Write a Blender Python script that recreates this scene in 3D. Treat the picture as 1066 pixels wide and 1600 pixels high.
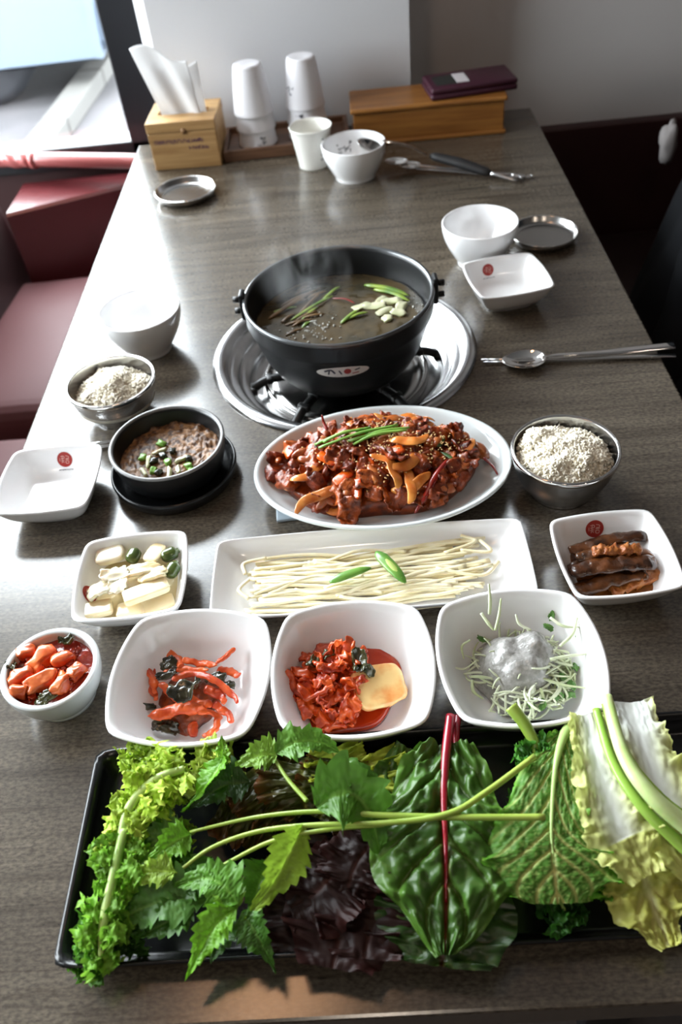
import bpy, bmesh, math, random
import numpy as np
from mathutils import Vector, Matrix
from mathutils.bvhtree import BVHTree

for _o in list(bpy.data.objects): bpy.data.objects.remove(_o)
SC = bpy.context.scene
COL = SC.collection
random.seed(7); np.random.seed(7)
RNG = np.random.RandomState(11)
TZ = 0.74                 # table top height over the floor (m)
EYE = 0.59                # lens height over the table top

# ------------------------------------------------------------------ camera
FPX = 1291.0
RIGHT = np.array([0.99608, -0.02366, -0.08520])
UP = np.array([0.07716, 0.70332, 0.70667])
FWD = np.array([-0.04320, 0.71048, -0.70239])
cam = bpy.data.objects.new('camera', bpy.data.cameras.new('camera'))
COL.objects.link(cam)
cam.matrix_world = Matrix(((RIGHT[0], UP[0], -FWD[0], 0.0), (RIGHT[1], UP[1], -FWD[1], 0.0),
                           (RIGHT[2], UP[2], -FWD[2], TZ + EYE), (0, 0, 0, 1)))
cam.data.sensor_fit = 'VERTICAL'; cam.data.sensor_height = 22.3
cam.data.lens = FPX / 1600 * 22.3
cam.data.clip_start = 0.02; cam.data.clip_end = 200
cam.data.dof.use_dof = True; cam.data.dof.focus_distance = 0.70; cam.data.dof.aperture_fstop = 4.0
SC.camera = cam

# ------------------------------------------------------------------ sky, exposure
SKY = 23.5
world = bpy.data.worlds.new('overcast_sky'); SC.world = world; world.use_nodes = True
bg = world.node_tree.nodes['Background']
bg.inputs[0].default_value = (0.98, 0.98, 0.985, 1); bg.inputs[1].default_value = SKY
SC.view_settings.view_transform = 'Standard'; SC.view_settings.look = 'None'
SC.view_settings.exposure = 0.16; SC.view_settings.gamma = 1.0
SC.view_settings.use_curve_mapping = False
SC.cycles.max_bounces = 8; SC.cycles.diffuse_bounces = 4; SC.cycles.glossy_bounces = 4
SC.cycles.transmission_bounces = 4; SC.cycles.transparent_max_bounces = 8
SC.cycles.sample_clamp_indirect = 20.0; SC.cycles.caustics_reflective = False; SC.cycles.caustics_refractive = False
SC.cycles.use_denoising = True

def portal(name, loc, rot, sx, sy):
    l = bpy.data.lights.new(name, 'AREA'); l.shape = 'RECTANGLE'; l.size = sx; l.size_y = sy
    l.cycles.is_portal = True
    o = bpy.data.objects.new(name, l); COL.objects.link(o); o.location = loc; o.rotation_euler = rot
portal('window_portal', (-1.40, 1.93, 1.53), (-math.pi / 2, 0, 0), 1.85, 1.78)
portal('side_window_portal', (-2.33, 1.06, 1.53), (0, -math.pi / 2, 0), 1.75, 1.72)

def lamp(name, loc, energy, col, size):
    l = bpy.data.lights.new(name, 'AREA'); l.shape = 'DISK'; l.size = size; l.energy = energy; l.color = col
    o = bpy.data.objects.new(name, l); COL.objects.link(o); o.location = loc
    return o

# ------------------------------------------------------------------ helpers
def at(px, py, h=0.0):
    """point of the room that lies h above the table top under photo pixel (px, py)"""
    d = RIGHT * ((px - 533) / FPX) - UP * ((py - 800) / FPX) + FWD
    t = (h - EYE) / d[2]
    return np.array([d[0] * t, d[1] * t, TZ + h])

def _hash(i, j, k, s):
    n = (i * 374761393 + j * 668265263 + k * 2147483647 + s * 974634777) & 0xFFFFFFFF
    n = ((n ^ (n >> 13)) * 1274126177) & 0xFFFFFFFF
    return ((n ^ (n >> 16)) & 0xFFFF) / 65535.0
def vnoise(p, seed=0):
    p = np.asarray(p, float); f = np.floor(p); u = p - f; u = u * u * (3 - 2 * u); f = f.astype(np.int64)
    r = np.zeros(len(p))
    for a in (0, 1):
        for b in (0, 1):
            for c in (0, 1):
                w = (u[:, 0] if a else 1 - u[:, 0]) * (u[:, 1] if b else 1 - u[:, 1]) * (u[:, 2] if c else 1 - u[:, 2])
                r += w * _hash(f[:, 0] + a, f[:, 1] + b, f[:, 2] + c, seed)
    return r * 2 - 1
def fbm(p, seed=0, oct=3):
    p = np.asarray(p, float); r = 0; a = 1.0
    for o in range(oct):
        r = r + a * vnoise(p * 2 ** o + 17.3 * o, seed + o); a *= 0.5
    return r
def n1(x, seed=0):
    x = np.atleast_1d(np.asarray(x, float))
    return vnoise(np.stack([x, x * 0 + 3.7, x * 0 + 1.3], 1), seed)

def tag(o, label=None, cat=None, group=None, kind=None):
    if label: o['label'] = label
    if cat: o['category'] = cat
    if group: o['group'] = group
    if kind: o['kind'] = kind
    return o
def thing(name, label, cat, loc=(0, 0, 0), rotz=0.0, group=None):
    o = bpy.data.objects.new(name, None); COL.objects.link(o); o.empty_display_size = 0.02
    o.location = loc; o.rotation_euler = (0, 0, rotz)
    return tag(o, label, cat, group)
def make_mesh(name, vf, mat, smooth=True, cols=None):
    v, f = vf
    me = bpy.data.meshes.new(name)
    me.from_pydata([tuple(map(float, q)) for q in v], [], [tuple(int(i) for i in q) for q in f])
    if smooth: me.polygons.foreach_set('use_smooth', [True] * len(me.polygons))
    if cols is not None:
        a = me.color_attributes.new('Col', 'FLOAT_COLOR', 'POINT')
        c = np.ones((len(v), 4)); c[:, :3] = cols
        a.data.foreach_set('color', c.ravel())
    if mat is not None: me.materials.append(mat)
    me.update()
    return me
def obj(name, vf, mat, parent=None, smooth=True, cols=None, loc=None, rot=None, fixn=False):
    me = vf if isinstance(vf, bpy.types.Mesh) else make_mesh(name, vf, mat, smooth, cols)
    if fixn:
        bm = bmesh.new(); bm.from_mesh(me); bmesh.ops.recalc_face_normals(bm, faces=bm.faces); bm.to_mesh(me); bm.free()
    o = bpy.data.objects.new(name, me); COL.objects.link(o)
    if parent is not None: o.parent = parent
    if loc is not None: o.location = loc
    if rot is not None: o.rotation_euler = rot
    return o
def sharp(o, ang=40):
    me = o.data
    me.polygons.foreach_set('use_smooth', [True] * len(me.polygons))
    try: me.set_sharp_from_angle(angle=math.radians(ang))
    except Exception: pass
    return o
def join(*vfs):
    V = []; F = []; n = 0
    for v, f in vfs:
        V.append(np.asarray(v, float)); F += [tuple(i + n for i in q) for q in f]; n += len(v)
    return np.vstack(V), F
def move(vf, loc=(0, 0, 0), rz=0.0, s=1.0):
    v = np.asarray(vf[0], float) * s; c, k = math.cos(rz), math.sin(rz)
    v = np.stack([v[:, 0] * c - v[:, 1] * k, v[:, 0] * k + v[:, 1] * c, v[:, 2]], 1)
    return v + np.asarray(loc, float), vf[1]
def xform(vf, M):
    v = np.asarray(vf[0], float); M = np.array(M)
    return v @ M[:3, :3].T + M[:3, 3], vf[1]
def loft(rings, cap0=True, cap1=True):
    rings = [np.asarray(r, float) for r in rings]; n = len(rings[0]); F = []
    for i in range(len(rings) - 1):
        a, b = i * n, (i + 1) * n
        for j in range(n):
            k = (j + 1) % n
            F.append((a + j, a + k, b + k, b + j))
    V = np.vstack(rings)
    def cap(base, rev):
        nonlocal V
        V = np.vstack([V, V[base:base + n].mean(0)]); c = len(V) - 1
        for j in range(n):
            k = (j + 1) % n
            F.append((base + k, base + j, c) if not rev else (base + j, base + k, c))
    if cap0: cap(0, False)
    if cap1: cap((len(rings) - 1) * n, True)
    return V, F
def lathe(profile, n=48, cap0=True, cap1=True, sx=1, sy=1):
    a = np.arange(n) * 2 * math.pi / n
    return loft([np.stack([np.cos(a) * r * sx, np.sin(a) * r * sy, a * 0 + z], 1) for r, z in profile], cap0, cap1)
def smooth_path(pts, n):
    p = np.asarray(pts, float)
    if len(p) == 2: return p[0] + (p[1] - p[0]) * np.linspace(0, 1, n)[:, None]
    q = np.vstack([2 * p[0] - p[1], p, 2 * p[-1] - p[-2]]); m = len(p) - 1
    out = []
    for t in np.linspace(0, m - 1e-9, n):
        i = int(t); u = t - i; a, b, c, d = q[i], q[i + 1], q[i + 2], q[i + 3]
        out.append(0.5 * (2 * b + (c - a) * u + (2 * a - 5 * b + 4 * c - d) * u * u + (3 * b - a - 3 * c + d) * u ** 3))
    return np.array(out)
def frames(P, up=(0, 0, 1)):
    T = np.gradient(P, axis=0); T /= np.linalg.norm(T, axis=1)[:, None] + 1e-12
    up = np.asarray(up, float)
    S = np.cross(T, np.broadcast_to(up, T.shape)); l = np.linalg.norm(S, axis=1)
    S[l < 1e-4] = np.array([1, 0, 0]); S /= np.linalg.norm(S, axis=1)[:, None] + 1e-12
    return T, S, np.cross(S, T)
def tube(pts, r, n=8, seg=None, flat=1.0, up=(0, 0, 1), caps=True, roundend=False):
    seg = seg or max(2, len(pts) * 4)
    P = smooth_path(pts, seg) if seg != len(pts) else np.asarray(pts, float)
    T, S, N = frames(P, up)
    t = np.linspace(0, 1, len(P))
    rr = np.interp(t, np.linspace(0, 1, len(np.atleast_1d(r))), np.atleast_1d(r)) if not callable(r) else np.array([r(x) for x in t])
    if roundend:
        e = np.minimum(t, 1 - t) * (len(P) - 1)
        rr = rr * np.where(e < 1, 0.45, np.where(e < 2, 0.85, 1))
    a = np.arange(n) * 2 * math.pi / n
    rings = [P[i] + rr[i] * (np.cos(a)[:, None] * S[i] + flat * np.sin(a)[:, None] * N[i]) for i in range(len(P))]
    return loft(rings, caps, caps)
def box(sx, sy, sz, c=(0, 0, 0), bev=0.0, seg=2):
    bm = bmesh.new(); bmesh.ops.create_cube(bm, size=1)
    bmesh.ops.scale(bm, vec=(sx, sy, sz), verts=bm.verts)
    if bev: bmesh.ops.bevel(bm, geom=bm.edges[:], offset=bev, segments=seg, affect='EDGES', profile=0.5)
    bmesh.ops.translate(bm, vec=c, verts=bm.verts)
    bm.verts.index_update()
    vf = (np.array([v.co[:] for v in bm.verts]), [tuple(v.index for v in f.verts) for f in bm.faces]); bm.free()
    return vf
def bx(x0, x1, y0, y1, z0, z1, bev=0.0, seg=2):
    return box(x1 - x0, y1 - y0, z1 - z0, ((x0 + x1) / 2, (y0 + y1) / 2, (z0 + z1) / 2), bev, seg)
_ico = {}
def ico(sub):
    if sub not in _ico:
        bm = bmesh.new(); bmesh.ops.create_icosphere(bm, subdivisions=sub, radius=1); bm.verts.index_update()
        _ico[sub] = (np.array([v.co[:] for v in bm.verts]), [tuple(v.index for v in f.verts) for f in bm.faces]); bm.free()
    return _ico[sub]
def blob(rx, ry, rz, amp=0.2, freq=1.5, seed=0, sub=3, flat=None, oct=3):
    v, f = ico(sub); v = v.copy()
    d = 1 + amp * fbm(v * freq + seed * 3.1, seed, oct)
    v = v * d[:, None]
    if flat is not None: v[:, 2] = np.where(v[:, 2] < -flat, -flat + (v[:, 2] + flat) * 0.15, v[:, 2])
    return v * np.array([rx, ry, rz]), f
def sq_outline(a, b, bulge=0.1, rc=0.15, n=96):
    """closed outline of a rounded square with bowed sides: half sizes a, b"""
    c = np.array([[a, -b], [a, b], [-a, b], [-a, -b]], float); pts = []
    for i in range(4):
        p, q = c[i], c[(i + 1) % 4]; t = np.linspace(0, 1, 60, endpoint=False)[:, None]
        d = q - p; nrm = np.array([d[1], -d[0]]) / np.linalg.norm(d)
        pts.append(p + d * t + nrm * (4 * t * (1 - t)) * bulge * np.linalg.norm(d))
    P = np.vstack(pts)
    k = int(rc * 60); 
    if k > 0:
        w = np.hanning(2 * k + 1); w /= w.sum(); P = np.stack([np.convolve(np.r_[P[-k:, j], P[:, j], P[:k, j]], w, 'valid') for j in (0, 1)], 1)
    s = np.r_[0, np.cumsum(np.linalg.norm(np.diff(np.vstack([P, P[:1]]), axis=0), axis=1))]
    u = np.linspace(0, s[-1], n, endpoint=False); Pc = np.vstack([P, P[:1]])
    return np.stack([np.interp(u, s, Pc[:, j]) for j in (0, 1)], 1)
def outline_loft(out, base_out, prof):
    """prof: list of (blend 0=base 1=rim outline, scale, z)"""
    rings = []
    for bl, sc, z in prof:
        o = (out * bl + base_out * (1 - bl)) * sc
        rings.append(np.column_stack([o, np.full(len(o), z)]))
    return loft(rings)

# ------------------------------------------------------------------ materials
MATS = {}
def mat(name, col, rough=0.5, metal=0.0, spec=0.5, col2=None, nscale=20.0, nstretch=(1, 1, 1), bump=0.0, bscale=60.0, coat=0.0,
        sss=0.0, vary=0.0, attr=False, trans=0.0, rough2=None, nlo=0.35, nhi=0.65, ndet=4.0, coatr=0.08, sheen=0.0, bdist=0.002):
    if name in MATS: return MATS[name]
    m = bpy.data.materials.new(name); m.use_nodes = True; nt = m.node_tree; N = nt.nodes; L = nt.links
    b = N['Principled BSDF']; out = N['Material Output']
    b.inputs['Base Color'].default_value = (*col, 1); b.inputs['Roughness'].default_value = rough
    b.inputs['Metallic'].default_value = metal; b.inputs['Specular IOR Level'].default_value = spec
    b.inputs['Coat Weight'].default_value = coat; b.inputs['Coat Roughness'].default_value = coatr
    if sheen: b.inputs['Sheen Weight'].default_value = sheen
    if sss:
        b.inputs['Subsurface Weight'].default_value = sss; b.inputs['Subsurface Radius'].default_value = (1.0, 0.6, 0.4)
        b.inputs['Subsurface Scale'].default_value = 0.004
    tc = N.new('ShaderNodeTexCoord'); src = None
    if attr:
        at_ = N.new('ShaderNodeAttribute'); at_.attribute_name = 'Col'; src = at_.outputs['Color']
    if col2 is not None:
        mp = N.new('ShaderNodeMapping'); mp.inputs['Scale'].default_value = nstretch; L.new(tc.outputs['Object'], mp.inputs['Vector'])
        nz = N.new('ShaderNodeTexNoise'); nz.inputs['Scale'].default_value = nscale; nz.inputs['Detail'].default_value = ndet
        L.new(mp.outputs['Vector'], nz.inputs['Vector'])
        rp = N.new('ShaderNodeValToRGB'); rp.color_ramp.elements[0].position = nlo; rp.color_ramp.elements[1].position = nhi
        rp.color_ramp.elements[0].color = (*col, 1); rp.color_ramp.elements[1].color = (*col2, 1)
        L.new(nz.outputs['Fac'], rp.inputs['Fac'])
        if src is None: src = rp.outputs['Color']
        else:
            mx = N.new('ShaderNodeMix'); mx.data_type = 'RGBA'; mx.blend_type = 'MULTIPLY'; mx.inputs[0].default_value = 1
            L.new(src, mx.inputs[6]); L.new(rp.outputs['Color'], mx.inputs[7]); src = mx.outputs[2]
        if rough2 is not None:
            mr = N.new('ShaderNodeMapRange'); mr.inputs[3].default_value = rough; mr.inputs[4].default_value = rough2
            L.new(nz.outputs['Fac'], mr.inputs[0]); L.new(mr.outputs[0], b.inputs['Roughness'])
    if vary:
        oi = N.new('ShaderNodeObjectInfo'); hs = N.new('ShaderNodeHueSaturation')
        mr = N.new('ShaderNodeMapRange'); mr.inputs[3].default_value = 1 - vary; mr.inputs[4].default_value = 1 + vary
        mh = N.new('ShaderNodeMapRange'); mh.inputs[3].default_value = 0.5 - vary * 0.015; mh.inputs[4].default_value = 0.5 + vary * 0.015
        L.new(oi.outputs['Random'], mr.inputs[0]); L.new(mr.outputs[0], hs.inputs['Value'])
        L.new(oi.outputs['Random'], mh.inputs[0]); L.new(mh.outputs[0], hs.inputs['Hue'])
        if src is None: hs.inputs['Color'].default_value = (*col, 1)
        else: L.new(src, hs.inputs['Color'])
        src = hs.outputs['Color']
    if src is not None: L.new(src, b.inputs['Base Color'])
    if bump:
        bz = N.new('ShaderNodeTexNoise'); bz.inputs['Scale'].default_value = bscale; bz.inputs['Detail'].default_value = 3
        L.new(tc.outputs['Object'], bz.inputs['Vector'])
        bp = N.new('ShaderNodeBump'); bp.inputs['Strength'].default_value = bump; bp.inputs['Distance'].default_value = bdist
        L.new(bz.outputs['Fac'], bp.inputs['Height']); L.new(bp.outputs['Normal'], b.inputs['Normal'])
    if trans:
        tr = N.new('ShaderNodeBsdfTranslucent'); mxs = N.new('ShaderNodeMixShader'); mxs.inputs[0].default_value = trans
        if src is not None: L.new(src, tr.inputs['Color'])
        else: tr.inputs['Color'].default_value = (*col, 1)
        L.new(b.outputs[0], mxs.inputs[1]); L.new(tr.outputs[0], mxs.inputs[2]); L.new(mxs.outputs[0], out.inputs['Surface'])
    MATS[name] = m
    return m

M_china = mat('white_melamine', (0.87, 0.87, 0.875), 0.13, coat=0.3)
M_china2 = mat('pale_stoneware', (0.66, 0.70, 0.70), 0.22, coat=0.2)
M_cup = mat('white_cup', (0.78, 0.77, 0.80), 0.3)
M_steel = mat('brushed_steel', (0.62, 0.62, 0.62), 0.18, 1.0, col2=(0.52, 0.52, 0.53), nscale=40, rough2=0.3)
M_steel_d = mat('dull_steel', (0.42, 0.41, 0.40), 0.22, 1.0)
M_mirror = mat('polished_steel', (0.72, 0.70, 0.68), 0.07, 1.0)
M_iron = mat('black_iron', (0.006, 0.0065, 0.007), 0.36, spec=.35, bump=0.12, bscale=400, bdist=0.0006)
M_ston = mat('black_stoneware', (0.007, 0.0075, 0.008), 0.3, spec=.4, bump=0.1, bscale=300, bdist=0.0005)
M_tray = mat('black_melamine', (0.005, 0.0055, 0.006), 0.24, spec=.4, bump=0.15, bscale=220, bdist=0.0005)
M_black = mat('black_rubber', (0.012, 0.012, 0.013), 0.5)
M_pine = mat('pine_wood', (0.50, 0.31, 0.13), 0.45, col2=(0.36, 0.20, 0.075), nscale=9, nstretch=(1, 6, 14), ndet=5)
M_bamb = mat('honey_bamboo', (0.34, 0.145, 0.032), 0.35, col2=(0.20, 0.075, 0.016), nscale=10, nstretch=(0.8, 10, 10), ndet=5)
M_traywood = mat('dark_tray_wood', (0.15, 0.075, 0.04), 0.4, col2=(0.085, 0.04, 0.022), nscale=12, nstretch=(1, 8, 8))
M_maroon = mat('maroon_vinyl', (0.13, 0.052, 0.054), 0.55, spec=.3, bump=0.25, bscale=500, bdist=0.0005)
M_maroon_shade = mat('shaded_maroon_vinyl', (0.016, 0.006, 0.006), 0.45, bump=0.2, bscale=500, bdist=0.0005)  # the maroon vinyl again, darkened: shade of the benches put into the colour
M_red = mat('red_painted', (0.085, 0.014, 0.016), 0.26, spec=.8)
M_ink = mat('ink', (0.03, 0.03, 0.05), 0.6)
M_purple = mat('purple_print', (0.10, 0.04, 0.08), 0.6)
M_stamp = mat('red_stamp', (0.32, 0.025, 0.02), 0.35)
M_stampl = mat('stamp_lines', (0.60, 0.32, 0.28), 0.4)
M_print = mat('printed_white', (0.72, 0.70, 0.66), 0.4)
M_tissue = mat('tissue_paper', (0.82, 0.82, 0.82), 0.9, trans=0.35)
M_wallet = mat('plum_leather', (0.045, 0.010, 0.022), 0.38, bump=0.2, bscale=600, bdist=0.0004)
M_coat = mat('black_cloth', (0.004, 0.0045, 0.0055), 0.9, spec=.15, bump=0.3, bscale=200, bdist=0.001)

# ------------------------------------------------------------------ table wood
def wood_top():
    m = bpy.data.materials.new('grey_oak_laminate'); m.use_nodes = True; nt = m.node_tree; N = nt.nodes; L = nt.links
    b = N['Principled BSDF']; tc = N.new('ShaderNodeTexCoord')
    def noise(scale, st, det, dist=0.0, rough=0.55):
        mp = N.new('ShaderNodeMapping'); mp.inputs['Scale'].default_value = st; L.new(tc.outputs['Object'], mp.inputs['Vector'])
        n = N.new('ShaderNodeTexNoise'); n.inputs['Scale'].default_value = scale; n.inputs['Detail'].default_value = det
        n.inputs['Distortion'].default_value = dist; n.inputs['Roughness'].default_value = rough
        L.new(mp.outputs[0], n.inputs['Vector']); return n.outputs['Fac']
    def ramp(s, a, b_, c0, c1):
        r = N.new('ShaderNodeValToRGB'); r.color_ramp.elements[0].position = a; r.color_ramp.elements[1].position = b_
        r.color_ramp.elements[0].color = (*c0, 1); r.color_ramp.elements[1].color = (*c1, 1); L.new(s, r.inputs['Fac']); return r.outputs['Color']
    def mix(kind, f, a, c):
        x = N.new('ShaderNodeMix'); x.data_type = 'RGBA'; x.blend_type = kind; x.inputs[0].default_value = f
        L.new(a, x.inputs[6]); L.new(c, x.inputs[7]); return x.outputs[2]
    base = ramp(noise(4.0, (0.9, 9, 1), 6, 0.5), 0.30, 0.70, (0.064, 0.052, 0.039), (0.124, 0.104, 0.080))
    streak = ramp(noise(7.0, (1.0, 20, 1), 5, 0.8, 0.65), 0.34, 0.50, (0.55, 0.52, 0.49), (1, 1, 1))
    fine = ramp(noise(60.0, (1.0, 12, 1), 3), 0.3, 0.6, (0.82, 0.81, 0.80), (1.04, 1.03, 1.02))
    speck = ramp(noise(330.0, (0.7, 1.3, 1), 3), 0.36, 0.64, (0.48, 0.47, 0.46), (1.30, 1.29, 1.26))
    c = mix('MULTIPLY', 0.8, base, streak); c = mix('MULTIPLY', 0.8, c, fine); c = mix('MULTIPLY', 0.8, c, speck)
    L.new(c, b.inputs['Base Color'])
    b.inputs['Roughness'].default_value = 0.205; b.inputs['Specular IOR Level'].default_value = 0.85
    bp = N.new('ShaderNodeBump'); bp.inputs['Strength'].default_value = 0.035; bp.inputs['Distance'].default_value = 0.0006
    L.new(noise(300.0, (0.5, 1.6, 1), 3), bp.inputs['Height']); L.new(bp.outputs[0], b.inputs['Normal'])
    return m
M_top = wood_top()
M_edge = mat('table_edge_band', (0.10, 0.095, 0.09), 0.4)

# ------------------------------------------------------------------ room shell
def struct(name, vf, m, parent=None, smooth=False, label=None):
    o = obj(name, vf, m, parent, smooth)
    if parent is None: tag(o, label, None, None, 'structure')
    return o
M_wall = mat('painted_plaster', (0.58, 0.585, 0.60), 0.8, bump=0.15, bscale=120, bdist=0.001)
M_wall_r = mat('painted_plaster_grey', (0.58, 0.56, 0.55), 0.8, bump=0.15, bscale=120, bdist=0.001)
M_ceil = mat('ceiling_paint', (0.24, 0.23, 0.22), 0.9)
M_wall_d = mat('brown_wall_panel', (0.13, 0.11, 0.10), 0.7)
M_floor = mat('dark_floor', (0.06, 0.045, 0.04), 0.4, col2=(0.035, 0.028, 0.025), nscale=5)
M_frame = mat('black_window_frame', (0.012, 0.013, 0.015), 0.35)
M_skirt = mat('dark_red_panelling', (0.030, 0.008, 0.008), 0.5)
X0, X1, Y0, Z1 = -2.36, 2.2, -2.7, 2.6
struct('floor', bx(X0 - .1, X1 + .1, Y0 - .1, 2.06, -.1, 0), M_floor)
struct('ceiling', bx(X0 - .1, X1 + .1, Y0 - .1, 2.06, Z1, Z1 + .1), M_ceil)
# column the table stands against: chamfered left corner
_p = [(-.36, 2.0), (-.36, 1.682), (-.338, 1.660), (.125, 1.660), (.125, 2.0)]
struct('wall_back', loft([np.array([(x, y, 0.) for x, y in _p[::-1]]), np.array([(x, y, Z1) for x, y in _p[::-1]])]), M_wall)
struct('wall_back_recess', bx(.125, X1 + .1, 1.775, 1.90, .655, Z1), M_wall_r)
struct('wall_panelling', bx(.125, X1 + .1, 1.750, 1.90, 0, .655, .004), M_skirt)
struct('wall_right', bx(X1, X1 + .1, Y0, 1.76, 0, Z1), M_wall_d)
struct('wall_rear', bx(X0, X1, Y0 - .1, Y0, 0, Z1), M_wall_d)
struct('wall_under_window', bx(X0 - .1, -.36, 1.93, 2.06, 0, .605), M_skirt)
struct('wall_over_window', bx(X0 - .1, -.36, 1.93, 2.06, 2.45, Z1), M_wall)
struct('wall_left_low', bx(X0 - .1, X0, Y0, 1.93, 0, .605), M_wall)
struct('wall_left_over', bx(X0 - .1, X0, Y0, 1.93, 2.45, Z1), M_wall)
struct('wall_left', bx(X0 - .1, X0, Y0, .20, .605, 2.45), M_wall)

def glass_mat():
    m = bpy.data.materials.new('window_glass'); m.use_nodes = True; nt = m.node_tree; N = nt.nodes; L = nt.links
    for n in list(N):
        if n.type == 'BSDF_PRINCIPLED': N.remove(n)
    t = N.new('ShaderNodeBsdfTransparent'); t.inputs[0].default_value = (0.93, 0.97, 0.99, 1)
    g = N.new('ShaderNodeBsdfGlossy'); g.inputs['Roughness'].default_value = 0.02
    x = N.new('ShaderNodeMixShader'); x.inputs[0].default_value = 0.035; L.new(t.outputs[0], x.inputs[1]); L.new(g.outputs[0], x.inputs[2])
    L.new(x.outputs[0], N['Material Output'].inputs['Surface'])
    return m
M_glass = glass_mat()
w1 = tag(bpy.data.objects.new('window_1', None), 'tall street window in black frame behind the booth', None, None, 'structure'); COL.objects.link(w1)
for nm, vf in (('window_rail', bx(X0, -.36, 1.915, 1.985, .605, .655, .004)), ('window_rail', bx(X0, -.36, 1.915, 1.985, 2.40, 2.45, .004)),
               ('window_stile', bx(-.487, -.355, 1.915, 1.985, .605, 2.45, .004)), ('window_stile', bx(X0, X0 + .05, 1.915, 1.985, .605, 2.45, .004)),
               ('window_mullion', bx(-1.47, -1.42, 1.92, 1.98, .655, 2.40, .004))):
    obj(nm, vf, M_frame, w1, False)
obj('pane', bx(-1.42, -.487, 1.948, 1.952, .655, 2.40), M_glass, w1, False)
obj('pane', bx(X0 + .05, -1.47, 1.948, 1.952, .655, 2.40), M_glass, w1, False)
w2 = tag(bpy.data.objects.new('window_2', None), 'side window in black frame left of the booth', None, None, 'structure'); COL.objects.link(w2)
for nm, vf in (('window_rail', bx(X0 - .08, X0 - .01, .20, 1.93, .605, .655, .004)), ('window_rail', bx(X0 - .08, X0 - .01, .20, 1.93, 2.40, 2.45, .004)),
               ('window_mullion', bx(X0 - .08, X0 - .01, 1.04, 1.09, .655, 2.40, .004))):
    obj(nm, vf, M_frame, w2, False)
obj('pane', bx(X0 - .047, X0 - .043, 1.09, 1.93, .655, 2.40), M_glass, w2, False)
obj('pane', bx(X0 - .047, X0 - .043, .20, 1.04, .655, 2.40), M_glass, w2, False)

# ceiling lamps (two mirrored in the table front, three unseen ones added as fill)
M_bulb = bpy.data.materials.new('warm_lamp_glow'); M_bulb.use_nodes = True
_e = M_bulb.node_tree.nodes['Principled BSDF']; _e.inputs['Emission Color'].default_value = (1.0, 0.56, 0.27, 1); _e.inputs['Emission Strength'].default_value = 5
_e.inputs['Base Color'].default_value = (0.9, 0.8, 0.7, 1)
M_can = mat('lamp_can', (0.5, 0.5, 0.5), 0.4)
LP1, LP2 = (-.43, .625), (-.29, .675)
for i, (x, y, w) in enumerate(((LP1[0], LP1[1], .8), (LP2[0], LP2[1], .65), (-.10, -1.0, 3.0), (1.2, -1.0, 3.0), (-1.2, -1.2, 3.0))):
    t = thing('ceiling_lamp', ['round warm downlight over the front of the table', 'second round warm downlight over the front of the table', 'added warm fill downlight behind the viewer',
                               'added warm fill downlight by the right wall', 'added warm fill downlight by the left wall'][i], 'lamp', (x, y, Z1), 0, 'ceiling downlights')
    obj('ring', lathe([(.085, -.001), (.10, -.004), (.10, -.02), (.085, -.02)], 32, False, False), M_can, t)
    obj('glow_disc', lathe([(.085, -.012), (.06, -.018)], 32, False, True), M_bulb, t)
    l = lamp('lamp_light', (0, 0, -.03), w, (1.0, 0.50, 0.24) if i < 2 else (1.0, 0.88, 0.74), .17); l.parent = t
# ------------------------------------------------------------------ outside the window
M_pave = mat('street_paving', (0.042, 0.040, 0.043), 0.8, col2=(0.056, 0.052, 0.055), nscale=3)
M_kerb = mat('pale_kerb', (0.060, 0.057, 0.053), 0.8)
M_van = mat('pale_van_paint', (0.095, 0.118, 0.15), 0.6, spec=0.2)
M_tyre = mat('tyre', (0.02, 0.022, 0.026), 0.7)
M_vglass = mat('van_window', (0.03, 0.04, 0.05), 0.1)
struct('street_ground', bx(-30, 20, 2.06, 40, -.25, -.15), M_pave)
k = tag(obj('kerb', join(bx(-.07, .07, -.35, .15, -.0, .09, .01), bx(-.07, .07, .16, .9, 0, .09, .01), bx(-.07, .07, .91, 2.6, 0, .09, .01)), M_kerb, None, False), 'pale kerb stone seen through the street window', 'kerb')
k.location = (-1.47, 4.2, -.15); k.rotation_euler = (0, 0, math.radians(-3))
van = thing('car', 'pale blue car parked outside the street window', 'car', (-3.30, 5.60, -.15), math.radians(3))
def van_body():
    prof = [(-2.0, .21), (-2.05, .75), (-1.95, .82), (-1.15, .92), (-.55, 1.36), (1.1, 1.38), (1.75, .98), (2.0, .92), (2.03, .7), (2.0, .21)]
    rings = []
    for y, s in ((-.85, .97), (-.88, 1), (.88, 1), (.85, .97)):
        rings.append(np.array([(x * s, y, .21 + (z - .21) * s) for x, z in prof]))
    return loft(rings)
sharp(obj('body', van_body(), M_van, van, fixn=True))
for x in (-1.25, 1.3):
    for y in (-.68, .68):
        wv = obj('wheel', xform(lathe([(.0, -.10), (.28, -.10), (.33, -.06), (.33, .06), (.28, .10), (0, .10)], 28, False, False), Matrix.Translation((x, y, .33)) @ Matrix.Rotation(math.pi / 2, 4, 'X')), M_tyre, van)
        obj('hub_cap', xform(lathe([(.17, -.012), (.15, .012), (.0, .02)], 20, False, False), Matrix.Translation((x, y - .10 if y < 0 else y + .10, .33)) @ Matrix.Rotation(math.pi / 2, 4, 'X')), M_can, wv)
for x0, x1 in ((-.55, .25), (.33, 1.0)): obj('side_window', bx(x0, x1, -.893, -.875, .95, 1.28, .004), M_vglass, van, False)
obj('bumper', bx(1.9, 2.12, -.85, .85, .24, .5, .05), M_van, van, False)

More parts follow.
